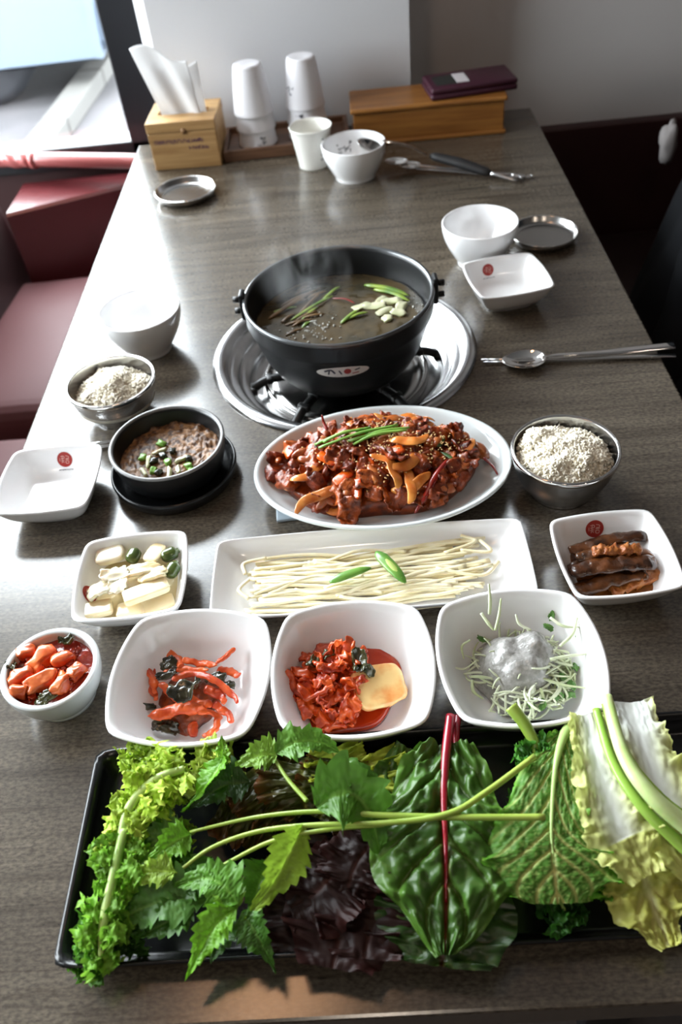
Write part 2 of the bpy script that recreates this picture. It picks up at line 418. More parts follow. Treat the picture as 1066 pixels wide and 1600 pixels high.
# ------------------------------------------------------------------ table with the burner well
TX0, TX1, TY0, TY1 = -.405, .350, .1445, 1.648
BC = np.array([-.026, .884])       # burner centre
def table_top():
    n = 96; r = .155; cx, cy = BC
    ang = sorted(set(list(np.arange(n) * 2 * math.pi / n) + [math.atan2(y - cy, x - cx) % (2 * math.pi) for x in (TX0, TX1) for y in (TY0, TY1)]))
    inner = []; outer = []
    for a in ang:
        c, s = math.cos(a), math.sin(a)
        tx = ((TX1 if c > 0 else TX0) - cx) / c if abs(c) > 1e-9 else 1e9
        ty = ((TY1 if s > 0 else TY0) - cy) / s if abs(s) > 1e-9 else 1e9
        t = min(tx, ty); inner.append((cx + r * c, cy + r * s)); outer.append((cx + t * c, cy + t * s))
    e = .0025
    def ins(p, d): return (min(max(p[0], TX0 + d), TX1 - d), min(max(p[1], TY0 + d), TY1 - d))
    rings = [[(x, y, -.030) for x, y in inner], [(x, y, 0) for x, y in inner], [(*ins(p, e), 0) for p in outer], [(*ins(p, e * .3), -e * .3) for p in outer],
             [(*p, -e) for p in outer], [(*p, -.030) for p in outer], [(x, y, -.030) for x, y in inner]]
    return loft([np.array(q) for q in rings], False, False)
table = thing('dining_table', 'long grey oak-grain restaurant table with a burner well set in the top', 'table', (0, 0, TZ))
sharp(obj('table_top', table_top(), M_top, table), 8)
for x in (-.20, .25):
    for y in (.32, 1.50): obj('leg', bx(x - .03, x + .03, y - .03, y + .03, -TZ, -.03, .004), M_black, table, False)
obj('apron', bx(-.24, .28, .29, .33, -.10, -.03, .003), M_black, table, False)
obj('apron', bx(-.24, .28, 1.48, 1.52, -.10, -.03, .003), M_black, table, False)

# ------------------------------------------------------------------ left booth
booth = thing('booth_bench', 'maroon vinyl booth bench along the window side of the table', 'bench', (0, 0, 0))
def cushion(x0, x1, y0, y1, z0, z1, seed):
    v, f = bx(x0, x1, y0, y1, z0, z1, .035, 4)
    bm = bmesh.new(); vs = [bm.verts.new(q) for q in v]
    for q in f: bm.faces.new([vs[i] for i in q])
    bmesh.ops.subdivide_edges(bm, edges=bm.edges[:], cuts=5, use_grid_fill=True); bm.verts.index_update()
    v = np.array([q.co[:] for q in bm.verts]); f = [tuple(q.index for q in p.verts) for p in bm.faces]; bm.free()
    u = (v[:, 0] - (x0 + x1) / 2) / (x1 - x0) * 2; w = (v[:, 1] - (y0 + y1) / 2) / (y1 - y0) * 2
    top = np.clip((v[:, 2] - z0) / (z1 - z0), 0, 1)
    v[:, 2] += top * (.012 * (1 - u * u) * (1 - w * w) + .004 * fbm(v * 9, seed))
    return v, f
obj('seat_cushion', cushion(-.79, -.385, 1.225, 1.735, .33, .442, 1), M_maroon, booth)
obj('seat_cushion', cushion(-.79, -.385, .45, 1.165, .33, .442, 2), M_maroon, booth)
obj('seat_base', bx(-.78, -.40, .46, 1.70, 0, .33, .006), M_maroon_shade, booth, False)
br_ = obj('backrest', bx(-.08, .0, -.75, .74, -.30, .30, .03, 4), M_maroon_shade, booth); br_.location = (-.815, 1.04, .62); br_.rotation_euler = (0, math.radians(-4), math.radians(-4))
# padded ledge under the window and the handrail over it
lz = TZ - .15
_a = [(-.752, 1.742), (-.46, 1.853), (-.365, 1.888), (-.365, 1.912), (-.752, 1.905)]
lg = obj('padded_ledge', loft([np.array([(x, y, 0.0) for x, y in _a]), np.array([(x, y, lz - .006) for x, y in _a]), np.array([(x + .0, y + (.006 if i < 3 else -.003), lz) for i, (x, y) in enumerate(_a)])]), M_red, None, False, fixn=True)
tag(lg, 'red painted ledge at the end of the booth below the window', 'ledge')
rail = thing('handrail', 'red padded handrail in front of the window ledge', 'handrail', (0, 0, 0))
pL, pR = at(45, 249, -.10), at(212, 252, -.10); dd = pR - pL
M_rail = mat('red_rail_vinyl', (0.34, 0.09, 0.085), 0.28, spec=.7)
obj('rail_tube', tube([pL, pR + dd * .25], .0155, 20, 12), M_rail, rail)
def sleeve():
    P = np.array([pL - dd * 1.2 + dd * 1.22 * s for s in np.linspace(0, 1, 60)]); T, S, N = frames(P); a = np.arange(24) * 2 * math.pi / 24; R = []
    for i, p in enumerate(P):
        ph = i * .9; rr = .0185 + .0022 * np.sin(ph + 1.5 * np.sin(a)) + .001 * np.sin(3 * a + i)
        if i in (0, 59): rr = rr * .85
        R.append(p + rr[:, None] * (np.cos(a)[:, None] * S[i] + np.sin(a)[:, None] * N[i]))
    return loft(R)
obj('sleeve', sleeve(), M_rail, rail)
obj('collar', tube([pL + dd * .03, pL + dd * .07], .0195, 20, 3), M_rail, rail)

# ------------------------------------------------------------------ right bench and coat
rb = thing('booth_bench', 'maroon bench with shade in its colour on the right of the table', 'bench', (0, 0, 0))
obj('seat', bx(.45, .95, .2, 1.74, .33, .43, .03, 4), M_maroon_shade, rb)
obj('base', bx(.47, .95, .22, 1.72, 0, .33, .005), M_black, rb, False)
obj('backrest', bx(.95, 1.05, .2, 1.74, 0, .95, .03, 4), M_maroon_shade, rb)
def coat():
    # heap of a thick coat slung over the seat: closed lofted body with folds
    R = []; n = 64; a = np.arange(n) * 2 * math.pi / n
    for i, z in enumerate(np.linspace(0, 1, 26)):
        cx = .585 + .19 * z; cy = 1.10 + .06 * z
        rx = .19 * (1 - .15 * z) * (1 if z < .93 else max(.25, (1 - z) / .07 * .75 + .25)); ry = .30 * (1 - .45 * z) * (1 if z < .93 else max(.25, (1 - z) / .07 * .75 + .25))
        w = 1 + .05 * np.sin(5 * a + 3 * z) + .035 * np.sin(9 * a - 5 * z + 1) + .02 * np.sin(17 * a + 8 * z)
        R.append(np.stack([cx + rx * w * np.cos(a), cy + ry * w * np.sin(a), a * 0 + .425 + .66 * z], 1))
    return loft(R)
ct = thing('coat', 'black coat heaped on the bench at the right edge of the table', 'coat', (0, 0, 0))
obj('coat_body', coat(), M_coat, ct)
def sleeve2():
    return tube([(.72, 1.26, 1.0), (.62, 1.20, .86), (.52, 1.10, .68), (.50, 1.02, .50)], lambda t: .055 + .012 * math.sin(9 * t) + .006 * math.sin(23 * t), 24, 30, roundend=True)
obj('sleeve', sleeve2(), M_coat, ct)
# pale crumpled paper behind the coat
c0 = at(1040, 215, -.02)
def crumple():
    v, f = blob(.016, .012, .034, .45, 1.3, 5, 3); return v + np.array([0, 0, 0]), f
obj_p = obj('paper_bag', crumple(), mat('off_white_paper', (0.22, 0.20, 0.195), 0.8), None); obj_p.location = (c0[0] + .006, c0[1], c0[2])
tag(obj_p, 'crumpled off-white paper poking out behind the black coat', 'paper')

# ------------------------------------------------------------------ burner set in the table
burner = thing('table_burner', 'round stainless gas burner with a stepped drip pan set into the table', 'burner', (BC[0], BC[1], TZ))
obj('drip_pan', lathe([(.1665, .0008), (.1655, .0035), (.162, .0055), (.157, .006), (.152, .004), (.149, -.004), (.144, -.008), (.139, -.008), (.136, -.016), (.131, -.020), (.126, -.020),
                       (.122, -.030), (.116, -.036), (.110, -.038), (.085, -.041), (.05, -.041), (.03, -.040)], 96, False, True), M_steel, burner)
obj('inner_ring', move(lathe([(.106, -.024), (.106, -.016), (.103, -.013), (.100, -.016), (.098, -.022), (.07, -.024), (.06, -.024)], 80, False, False), (0, 0, -.014)), M_steel_d, burner)
obj('burner_dish', move(lathe([(.098, -.0255), (.096, -.018), (.085, -.021), (.06, -.0225), (.045, -.02)], 64, False, True), (0, 0, -.014)), M_steel_d, burner)
obj('burner_head', move(lathe([(.045, -.022), (.045, -.010), (.040, -.006), (.020, -.006), (.0, -.0075)], 48, False, False), (0, 0, -.016)), M_iron, burner)
def arm():
    P = [(.045, 0, -.004), (.085, 0, -.004), (.105, 0, -.006), (.121, 0, -.014)]
    a = tube(P, [.0065, .006, .006, .0065], 8, 14, .9)
    n1_ = bx(.070, .078, -.0075, .0075, -.006, .0025, .0015); n2_ = bx(.094, .102, -.0075, .0075, -.008, .0005, .0015); e = bx(.116, .126, -.010, .010, -.021, -.010, .003)
    return join(a, n1_, n2_, e)
for i, ang in enumerate((-122, -52, 10, 62, 128, 190)):
    ga = obj('grate_arm', arm(), M_iron, burner); ga.rotation_euler = (0, 0, math.radians(ang)); ga.location = (0, 0, -.016)
obj('grate_ring', tube([(.052 * math.cos(t), .052 * math.sin(t), -.019) for t in np.linspace(0, 2 * math.pi, 40)], .005, 8, 40), M_iron, burner)

# ------------------------------------------------------------------ print helper: flat marks laid on a curved surface
def decal(target, origin, xdir, ydir, shapes, m, name, parent, eps=.0003, depth=.03):
    """shapes: ('disc',cx,cy,rx,ry) or ('line',[(x,y)..],w) in metres in the (xdir,ydir) plane; pressed along -n onto target (same space)"""
    me = target.data
    bvh = BVHTree.FromPolygons([v.co for v in me.vertices], [tuple(p.vertices) for p in me.polygons])
    X = Vector(xdir).normalized(); Y = Vector(ydir); Y = (Y - X * Y.dot(X)).normalized(); Nn = X.cross(Y); O = Vector(origin)
    V = []; F = []
    def addp(u, v):
        p = O + X * u + Y * v
        h = bvh.ray_cast(p + Nn * depth, -Nn, depth * 2)
        if h[0] is None:
            h = bvh.find_nearest(p)
        nn = h[1] if h[1].dot(Nn) > 0 else -h[1]
        V.append((h[0] + nn * eps)[:]); return len(V) - 1
    for s in shapes:
        if s[0] == 'disc':
            _, cx, cy, rx, ry = s; c = addp(cx, cy); prev = None; n = 28; rings = []
            for k in (.34, .67, 1.0): rings.append([addp(cx + rx * k * math.cos(a), cy + ry * k * math.sin(a)) for a in np.arange(n) * 2 * math.pi / n])
            for j in range(n): F.append((c, rings[0][j], rings[0][(j + 1) % n]))
            for q in range(2):
                for j in range(n): F.append((rings[q][j], rings[q + 1][j], rings[q + 1][(j + 1) % n], rings[q][(j + 1) % n]))
        else:
            _, pts, w = s; P = np.array(smooth_path([(x, y, 0) for x, y in pts], max(4, len(pts) * 4)))[:, :2]
            T = np.gradient(P, axis=0); T /= np.linalg.norm(T, axis=1)[:, None] + 1e-9
            L_ = [addp(*(p + np.array([-t[1], t[0]]) * w / 2)) for p, t in zip(P, T)]; R_ = [addp(*(p - np.array([-t[1], t[0]]) * w / 2)) for p, t in zip(P, T)]
            for j in range(len(P) - 1): F.append((R_[j], R_[j + 1], L_[j + 1], L_[j]))
    return obj(name, (np.array(V), F), m, parent)

SEAL = [('line', [(-.45, .38), (-.1, .42), (.0, .2)], .09), ('line', [(-.45, .1), (.0, .14)], .09), ('line', [(-.25, .5), (-.28, -.1)], .08), ('line', [(.15, .45), (.5, .35), (.45, .1), (.15, .12)], .08),
        ('line', [(.1, -.02), (.55, .0)], .09), ('line', [(-.5, -.15), (-.05, -.12)], .08), ('line', [(-.4, -.45), (-.3, -.25), (-.1, -.4)], .08), ('line', [(.1, -.2), (.45, -.22), (.42, -.5), (.12, -.48), (.1, -.2)], .08), ('line', [(-.6, .2), (-.62, -.2)], .06)]
def scaled(shapes, s, ox=0, oy=0):
    out = []
    for q in shapes:
        if q[0] == 'disc': out.append(('disc', q[1] * s + ox, q[2] * s + oy, q[3] * s, q[4] * s))
        else: out.append(('line', [(x * s + ox, y * s + oy) for x, y in q[1]], q[2] * s))
    return out
def tiny_letters(n, w, h, seed):
    r = random.Random(seed); out = []
    for i in range(n):
        x = -w / 2 + w * (i + .5) / n; d = w / n * .32
        out.append(('line', [(x - d, -h / 2), (x - d, h / 2)], d * .7))
        out.append(('line', [(x - d, h / 2 * r.choice([-1, 0, 1])), (x + d, h / 2 * r.choice([-1, 0, 1]))], d * .7))
        if r.random() < .6: out.append(('line', [(x + d, -h / 2), (x + d, h / 2 * r.random())], d * .7))
    return out

# ------------------------------------------------------------------ dishes
def square_dish(name, label, c, rot, half, height, bulge, rc, base, m, cat, wall=.0032, parent_label=None, curve=1.0, ruff=None):
    out = sq_outline(half, half, bulge, rc); bo = sq_outline(half * base, half * base, bulge, max(rc, .3))
    t = thing(name, label, cat, (c[0], c[1], TZ), rot)
    H = height; pr = [(0, .60, 0.0), (0, .97, 0.0), (0, 1.0, .0035), (.02, .97, .0040)]
    N_ = 9
    for i in range(1, N_):
        u = i / N_; pr.append((u ** (.75 * curve), 1.0, .0040 + (H - .004) * u ** 1.35))
    pr += [(1, 1.0, H - .0012), (1, .998, H), (1, 1 - wall * .5 / half, H + .0004), (1, 1 - wall / half, H - .0005)]
    for i in range(N_ - 1, 0, -1):
        u = i / N_; pr.append((u ** (.75 * curve), 1 - wall / half * (1.0), .0075 + (H - .0075) * u ** 1.45))
    pr += [(0, .92, .0072), (0, .6, .0068), (0, .2, .0066)]
    b = obj('dish_body', outline_loft(out, bo, pr), m, t)
    return t, b
def stamp(t, b, pos, xdir, ydir, r=.0078, m1=None):
    d = decal(b, pos, xdir, ydir, [('disc', 0, 0, r, r)], M_stamp, 'red_stamp', t)
    decal(b, pos, xdir, ydir, scaled(SEAL, r * 1.05), M_stampl, 'stamp_lines', d, eps=.0005)
    decal(b, pos, xdir, ydir, scaled(tiny_letters(9, .016, .0012, 3), 1, 0, -r - .0028), M_ink, 'stamp_caption', d)

# empty dishes with the red seal
dR, bR = square_dish('sauce_dish', 'empty square white dish with red stamp in front of the right-hand white bowl', (.193, .977), math.radians(9), .0475, .034, .045, .16, .62, M_china, 'dish')
stamp(dR, bR, (-.012, .036, .024), (1, 0, 0), (0, .45, 1))
dL, bL = square_dish('sauce_dish', 'empty square white dish with red stamp at the left table edge', (-.340, .647), math.radians(0), .0485, .034, .045, .16, .62, M_china, 'dish')
stamp(dL, bL, (.004, .037, .024), (1, 0, 0), (0, .45, 1), .0085)
dP, bP = square_dish('pickle_dish', 'square white dish holding pickled radish, onion and green pepper', (-.229, .503), math.radians(3), .048, .034, .045, .16, .62, M_china, 'dish')
stamp(dP, bP, (-.037, -.006, .022), (0, 1, 0), (-.45, 0, 1), .0085)
dE, bE = square_dish('eggplant_dish', 'square white dish holding braised eggplant, right edge of the photo', (.206, .486), math.radians(3), .0465, .034, .045, .16, .62, M_china, 'dish')
stamp(dE, bE, (-.004, .036, .024), (1, 0, 0), (0, .45, 1), .0085)
# three deep square bowls
d1, b1 = square_dish('radish_bowl', 'deep square white bowl of red spicy radish strips', (-.157, .377), math.radians(-5), .0538, .052, .10, .14, .42, M_china, 'bowl', curve=.9)
d2, b2 = square_dish('kimchi_bowl', 'deep square white bowl of cabbage kimchi, middle of the front row', (-.028, .374), math.radians(-1), .0538, .052, .10, .14, .42, M_china, 'bowl', curve=.9)
d3, b3 = square_dish('salad_bowl', 'deep square white bowl of shredded cabbage salad with grey dressing', (.102, .374), math.radians(2), .0538, .052, .10, .14, .42, M_china, 'bowl', curve=.9)

def round_bowl(name, label, c, r, h, base, m, wall=.003, cat='bowl', n=72, power=.5, foot=.004, lip=0.0, group=None):
    t = thing(name, label, cat, (c[0], c[1], TZ), 0, group)
    pr = [(base * .5, .001), (base * .9, 0), (base, .0), (base, foot * .6)]
    K = 10
    for i in range(K + 1):
        u = i / K; pr.append((base + (r - base) * math.sin(u * math.pi / 2) ** (power * 2), foot + (h - foot) * u))
    pr += [(r + lip, h + .0004), (r + lip - wall * .4, h + .0014), (r - wall * .9, h + .0006)]
    for i in range(K, -1, -1):
        u = i / K; pr.append((max(.002, base + (r - base) * math.sin(u * math.pi / 2) ** (power * 2) - wall), foot + wall + (h - foot - wall) * u - .0))
    pr.append((base * .4, foot + wall * .9))
    return t, obj('bowl_body', lathe(pr, n), m, t)
wl, _ = round_bowl('soup_bowl', 'empty white round bowl at the left, behind the left rice bowl', (-.281, .930), .0525, .058, .030, M_china)
wr, _ = round_bowl('soup_bowl', 'empty white round bowl beside the steel saucer at the right', (.172, 1.082), .0525, .058, .030, M_china)
wb, wbb = round_bowl('ladle_bowl', 'white round bowl with a ladle resting in it, in front of the wooden box', (.008, 1.410), .054, .056, .034, M_china)
sk = []
_r = random.Random(4)
for i in range(9):
    x = -.012 + .024 * _r.random(); y = -.010 + .02 * _r.random(); sk.append(('line', [(x, y), (x + .006 * _r.uniform(-1, 1), y + .005 * _r.uniform(-1, 1)), (x + .008 * _r.uniform(-1, 1), y + .006 * _r.uniform(-1, 1))], .0011))
decal(wbb, (-.016, .045, .036), (1, .3, 0), (0, .4, 1), sk, M_ink, 'ink_drawing', wb)
rL, _ = round_bowl('rice_bowl', 'stainless bowl of steamed rice at the left, behind the black stew pot', (-.296, .793), .051, .048, .030, M_steel, .0022, power=.38)
rR, _ = round_bowl('rice_bowl', 'stainless bowl of steamed rice at the right, beside the oval platter', (.187, .607), .051, .052, .032, M_steel, .0022, power=.38)
for t, rz_ in ((rL, -.004), (rR, 0)): obj('rim_band', lathe([(r_, z_ + rz_) for r_, z_ in ((.0513, .047), (.0522, .0485), (.0522, .0525), (.0512, .0538), (.0500, .0525))], 72, False, False), M_mirror, t)
sb, _ = round_bowl('side_bowl', 'small pale grey round bowl of red chunky kimchi at the left edge', (-.279, .400), .041, .040, .027, M_china2, .0055, power=.42)
def lid(name, label, c, r):
    t = thing(name, label, 'saucer', (c[0], c[1], TZ))
    obj('saucer_body', lathe([(.01, .0005), (r * .82, 0), (r * .9, .002), (r * .97, .008), (r, .012), (r * .99, .0135), (r * .965, .0125), (r * .93, .006), (r * .86, .0035), (r * .80, .003), (r * .3, .0032)], 72), M_steel_d, t)
    obj('rim_band', lathe([(r * .992, .0118), (r * 1.008, .0128), (r * .995, .0142), (r * .975, .0130)], 72, False, False), M_mirror, t)
    return t
lid('steel_saucer', 'round steel saucer lying beside the right-hand white bowl', (.272, 1.128), .0485)
lid('steel_saucer', 'round steel saucer lying in front of the tissue box', (-.283, 1.393), .052)

# oval platter
op = thing('oval_platter', 'large oval white platter of spicy stir-fried pork', 'platter', (.009, .633, TZ))
A, B = .132, .094
def ov(s, z): return (s, z)
def oval(prof, n=120):
    a = np.arange(n) * 2 * math.pi / n; R = []
    for d, z in prof: R.append(np.stack([(A - d) * np.cos(a), (B - d) * np.sin(a), a * 0 + z], 1))
    return loft(R)
obj('platter_body', oval([(.055, .004), (.042, .0045), (.040, .0045), (.036, .007), (.022, .013), (.008, .022), (.002, .0265), (.000, .029), (.0008, .0308), (.003, .0312), (.0055, .0300), (.008, .0270), (.012, .0225), (.024, .0155), (.036, .0105), (.046, .0095), (.07, .009)]), mat('cool_white_glaze', (0.70, 0.75, 0.76), .13, coat=.3), op)
tv = obj('trivet', xform(sq_outline_solid(.0) if False else bx(-.078, .05, -.062, .062, 0, .0042, .0015), Matrix.Identity(4)), mat('pale_blue_plastic', (.40, .47, .53), .3), None, False)
tv.location = (-.028, .655, TZ); tv.rotation_euler = (0, 0, math.radians(4)); tag(tv, 'pale blue-grey flat trivet under the oval platter', 'trivet')

# rectangular noodle plate
rp = thing('noodle_plate', 'long rectangular white plate of raw noodles', 'plate', (-.010, .500, TZ), math.radians(0))
o1 = sq_outline(.1445, .0465, .012, .10, 160); o0 = sq_outline(.119, .031, .0, .12, 160)
obj('plate_body', outline_loft(o1, o0, [(0, .5, .0008), (0, .98, 0), (0, 1, .0025), (.35, 1, .006), (.75, 1, .014), (.95, 1, .0205), (1, 1, .0225), (1, .998, .0238), (1, .985, .0234), (.90, .985, .0195), (.6, .985, .0115), (.25, .985, .0062), (0, .96, .0048), (0, .5, .0046)]), M_china, rp)

# black leaf tray
TR = (-.233, .262, .176, .333)     # x0 x1 y0 y1
lt = thing('leaf_tray', 'long black rectangular tray holding the salad leaves', 'tray', ((TR[0] + TR[1]) / 2, (TR[2] + TR[3]) / 2, TZ))
hx, hy = (TR[1] - TR[0]) / 2, (TR[3] - TR[2]) / 2
o1 = sq_outline(hx, hy, .0, .07, 200); o0 = sq_outline(hx - .010, hy - .010, 0, .07, 200)
obj('tray_body', outline_loft(o1, o0, [(0, .5, .001), (0, .98, 0), (0, 1, .001), (.5, 1, .010), (.9, 1, .018), (1, 1, .0195), (1, .998, .0215), (.9, .985, .0212), (.6, .985, .016), (.2, .98, .007), (0, .96, .0055), (0, .5, .005)]), M_tray, lt)

# stew pot on its base
bpt = thing('saucer', 'round black melamine saucer under the small stew pot', 'saucer', (-.214, .672, TZ))
obj('saucer_body', lathe([(.02, .001), (.058, 0), (.0635, .003), (.067, .010), (.068, .016), (.0668, .0188), (.0648, .0180), (.0625, .012), (.056, .0075), (.02, .007)], 80), M_tray, bpt)
sp = thing('stew_pot', 'small black stoneware pot of soybean stew on a black base', 'pot', (-.214, .672, TZ + .0075)); sp.scale = (1.01, 1.01, .69)
obj('pot_body', lathe([(.02, .001), (.040, .0), (.048, .006), (.054, .018), (.0575, .035), (.0595, .050), (.0602, .0585), (.0600, .0612), (.0585, .0622), (.0565, .0612), (.0552, .055), (.0530, .035), (.048, .018), (.040, .009), (.01, .008)], 80), M_ston, sp)
obj('rim_band', lathe([(.0604, .0590), (.0606, .0612), (.0592, .0628), (.0572, .0624), (.0560, .0600)], 80, False, False), mat('grey_pot_rim', (.16, .16, .16), .35), sp)  # rim band in a paler grey than the pot body

# big pot on the burner
hp = thing('soup_pot', 'big black iron hot pot of clear soup boiling on the burner', 'pot', (BC[0], BC[1], TZ - .014))
hp.scale = (1, 1, 1.09)
obj('pot_body', lathe([(.02, .0), (.070, .0), (.080, .003), (.090, .014), (.099, .030), (.105, .048), (.1085, .062), (.1120, .066), (.1135, .070), (.1135, .084), (.1145, .088), (.1135, .0905), (.1105, .0900), (.1085, .086), (.1080, .070), (.103, .048), (.096, .030), (.086, .016), (.074, .008), (.02, .006)], 112), M_iron, hp)
obj('rim_band', lathe([(.1143, .0872), (.1149, .0890), (.1138, .0912), (.1108, .0908), (.1098, .0890)], 112, False, False), mat('polished_iron_rim', (.12, .125, .13), .22, .6), hp)
for s, ang in ((-1, math.radians(176)), (1, math.radians(3))):
    c, k = math.cos(ang), math.sin(ang)
    lug = thing('lug', None, None, (0.1165 * c, .1165 * k, .079), ang); lug.parent = hp
    hp_l = lug
    obj('lug_plate', bx(-.003, .003, -.009, .009, -.014, .017, .002), M_iron, lug, False)
    obj('bolt', xform(lathe([(0, 0), (.0035, 0), (.0035, .009), (.0, .009)], 12, False, False), Matrix.Translation((.002, .0, .008)) @ Matrix.Rotation(math.pi / 2, 4, 'Y')), M_iron, lug)
    obj('bolt', xform(lathe([(0, 0), (.0035, 0), (.0035, .009), (.0, .009)], 12, False, False), Matrix.Translation((.002, .0, -.006)) @ Matrix.Rotation(math.pi / 2, 4, 'Y')), M_iron, lug)
def bail():
    # folded bail handle lying along the far rim
    a = np.linspace(math.radians(8), math.radians(172), 40)
    return tube([(.1175 * math.cos(t), .1175 * math.sin(t), .079 + .004 * math.sin(t) ) for t in a], .0028, 8, 60)
obj('bail_handle', bail(), M_iron, hp)
pbody = [o for o in hp.children if o.name.startswith('pot_body')][0]
lab = decal(pbody, (.000, -.105, .053), (1, .03, 0), (0, -.12, 1), [('disc', 0, 0, .0300, .0075)], M_print, 'oval_label', hp, eps=.0004)
decal(pbody, (.000, -.105, .053), (1, .03, 0), (0, -.12, 1), scaled([('line', [(-.014, .001), (-.009, .0025), (-.006, -.001)], .0016), ('line', [(-.011, -.002), (-.010, .003)], .0012), ('line', [(-.003, .002), (-.001, -.002)], .0012), ('line', [(.009, .001), (.013, .0022)], .0012)], 1.5), M_ink, 'brush_lettering', lab, eps=.0007)
decal(pbody, (.000, -.105, .053), (1, .03, 0), (0, -.12, 1), scaled([('disc', .0035, .0005, .0028, .0026), ('line', [(.007, -.002), (.012, -.0015)], .001)], 1.5), M_stamp, 'red_mark', lab, eps=.0006)

# ------------------------------------------------------------------ back of the table
tb = thing('tissue_box', 'square pine tissue box with printed lettering', 'box', (-.290, 1.565, TZ), math.radians(-2))
w2_, d2_, h2_ = .122, .104, .082
tbb = obj('box_body', bx(-w2_ / 2, w2_ / 2, -d2_ / 2, d2_ / 2, 0, h2_ * .78, .0015), M_pine, tb, False)
obj('box_lid', join(bx(-w2_ / 2 - .001, w2_ / 2 + .001, -d2_ / 2 - .001, -.012, h2_ * .79, h2_, .0015), bx(-w2_ / 2 - .001, w2_ / 2 + .001, .012, d2_ / 2 + .001, h2_ * .79, h2_, .0015),
                    bx(-w2_ / 2 - .001, -.045, -.013, .013, h2_ * .79, h2_, .001), bx(.045, w2_ / 2 + .001, -.013, .013, h2_ * .79, h2_, .001)), M_pine, tb, False)
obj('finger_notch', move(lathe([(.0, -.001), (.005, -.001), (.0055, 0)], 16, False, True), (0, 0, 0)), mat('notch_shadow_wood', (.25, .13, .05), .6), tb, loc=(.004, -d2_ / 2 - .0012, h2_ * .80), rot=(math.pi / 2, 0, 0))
decal(tbb, (-.008, -d2_ / 2, h2_ * .60), (1, 0, 0), (0, 0, 1), tiny_letters(17, .088, .0072, 9), M_purple, 'lettering', tb)
decal(tbb, (.026, -d2_ / 2, h2_ * .44), (1, 0, 0), (0, 0, 1), tiny_letters(6, .036, .0062, 12), M_purple, 'lettering', tb)
def tissue(lean, wide, hgt, seed):
    nu, nv = 44, 26; V = []; F = []
    for i in range(nu):
        u = i / (nu - 1)
        for j in range(nv):
            v = j / (nv - 1); w = .036 + (wide - .036) * v
            x = (u - .5) * 2 * w + lean * v
            z = .072 + v * hgt * (1 + .10 * math.sin(u * 5 + seed) - .10 * u)
            y = .006 * math.sin(u * 4.2 + seed) * (1 - .4 * v) + .0035 * math.sin(u * 11 + 3 * v + seed) * (1 - .6 * v) + .010 * v * v - .010
            V.append((x, y, z))
    for i in range(nu - 1):
        for j in range(nv - 1): F.append((i * nv + j, (i + 1) * nv + j, (i + 1) * nv + j + 1, i * nv + j + 1))
    return np.array(V), F
ts = thing('tissue', 'white paper tissue pulled up out of the pine box', 'tissue', tb.location, tb.rotation_euler.z)
o = obj('sheet', tissue(-.024, .047, .112, .4), M_tissue, ts); sm = o.modifiers.new('thick', 'SOLIDIFY'); sm.thickness = .0006
o = obj('sheet', move(tissue(-.010, .044, .088, 2.1), (.004, .010, 0), math.radians(4)), M_tissue, ts); sm = o.modifiers.new('thick', 'SOLIDIFY'); sm.thickness = .0006

ctray = thing('cup_tray', 'small dark wooden tray under the stacked cups', 'tray', (-.118, 1.586, TZ), math.radians(2))
obj('tray_base', bx(-.105, .115, -.055, .055, .004, .010, .001), M_traywood, ctray, False)
for nm, vf in (('tray_side', bx(-.111, .121, -.061, -.053, 0, .020, .002)), ('tray_side', bx(-.111, .121, .053, .061, 0, .020, .002)), ('tray_side', bx(-.111, -.103, -.053, .053, 0, .020, .002)), ('tray_side', bx(.113, .121, -.053, .053, 0, .020, .002))):
    obj(nm, vf, M_traywood, ctray, False)
def cup_profile(inv):
    # r(z) for a tumbler, mouth up
    p = [(.012, .002), (.022, .0), (.0245, .001), (.0255, .004), (.0285, .020), (.0315, .042), (.0340, .066), (.0352, .076), (.0362, .0785), (.0362, .0815), (.0348, .0822), (.0335, .080), (.0322, .066), (.0298, .042), (.0268, .020), (.0235, .006), (.01, .0055)]
    return [(r, .0822 - z) for r, z in p][::1] if inv else p
def sketch(seed):
    r = random.Random(seed); s = []
    for i in range(8):
        x, y = r.uniform(-.010, .010), r.uniform(-.006, .006)
        s.append(('line', [(x, y), (x + r.uniform(-.005, .005), y + r.uniform(-.004, .004)), (x + r.uniform(-.008, .008), y + r.uniform(-.005, .005))], .0009 + .0007 * r.random()))
    return s
cb = obj_m = None
STK = [(-.166, 1.578, 3, 'left'), (-.072, 1.590, 3, 'right')]
for sx, sy, n, side in STK:
    for k_ in range(n):
        pos = ['bottom', 'middle', 'top'][k_]
        t = thing('tumbler', f'{pos} cup of the {side} stack of upside-down white cups', 'cup', (sx, sy, TZ + .0102 + k_ * .0265), random.uniform(0, .4), 'upside-down stacked cups')
        b_ = obj('cup_body', lathe(cup_profile(True), 48), M_cup, t, fixn=True)
        if (side, pos) in (('left', 'bottom'), ('right', 'middle'), ('right', 'top')):
            a_ = {('left', 'bottom'): (.35, .013), ('right', 'middle'): (-.35, .016), ('right', 'top'): (-.75, .034)}[(side, pos)]
            a0 = a_[0] - t.rotation_euler.z
            dx, dy = math.sin(a0), -math.cos(a0)
            decal(b_, (dx * .034, dy * .034, a_[1]), (-dy, dx, 0), (0, 0, 1), scaled(sketch(len(side) + k_), .9), M_ink, 'ink_drawing', t)
t = thing('paper_cup', 'upright white cup with vertical brush lettering, in front of the cup tray', 'cup', (-.063, 1.472, TZ), 0); t.scale = (1.04, 1.04, .82)
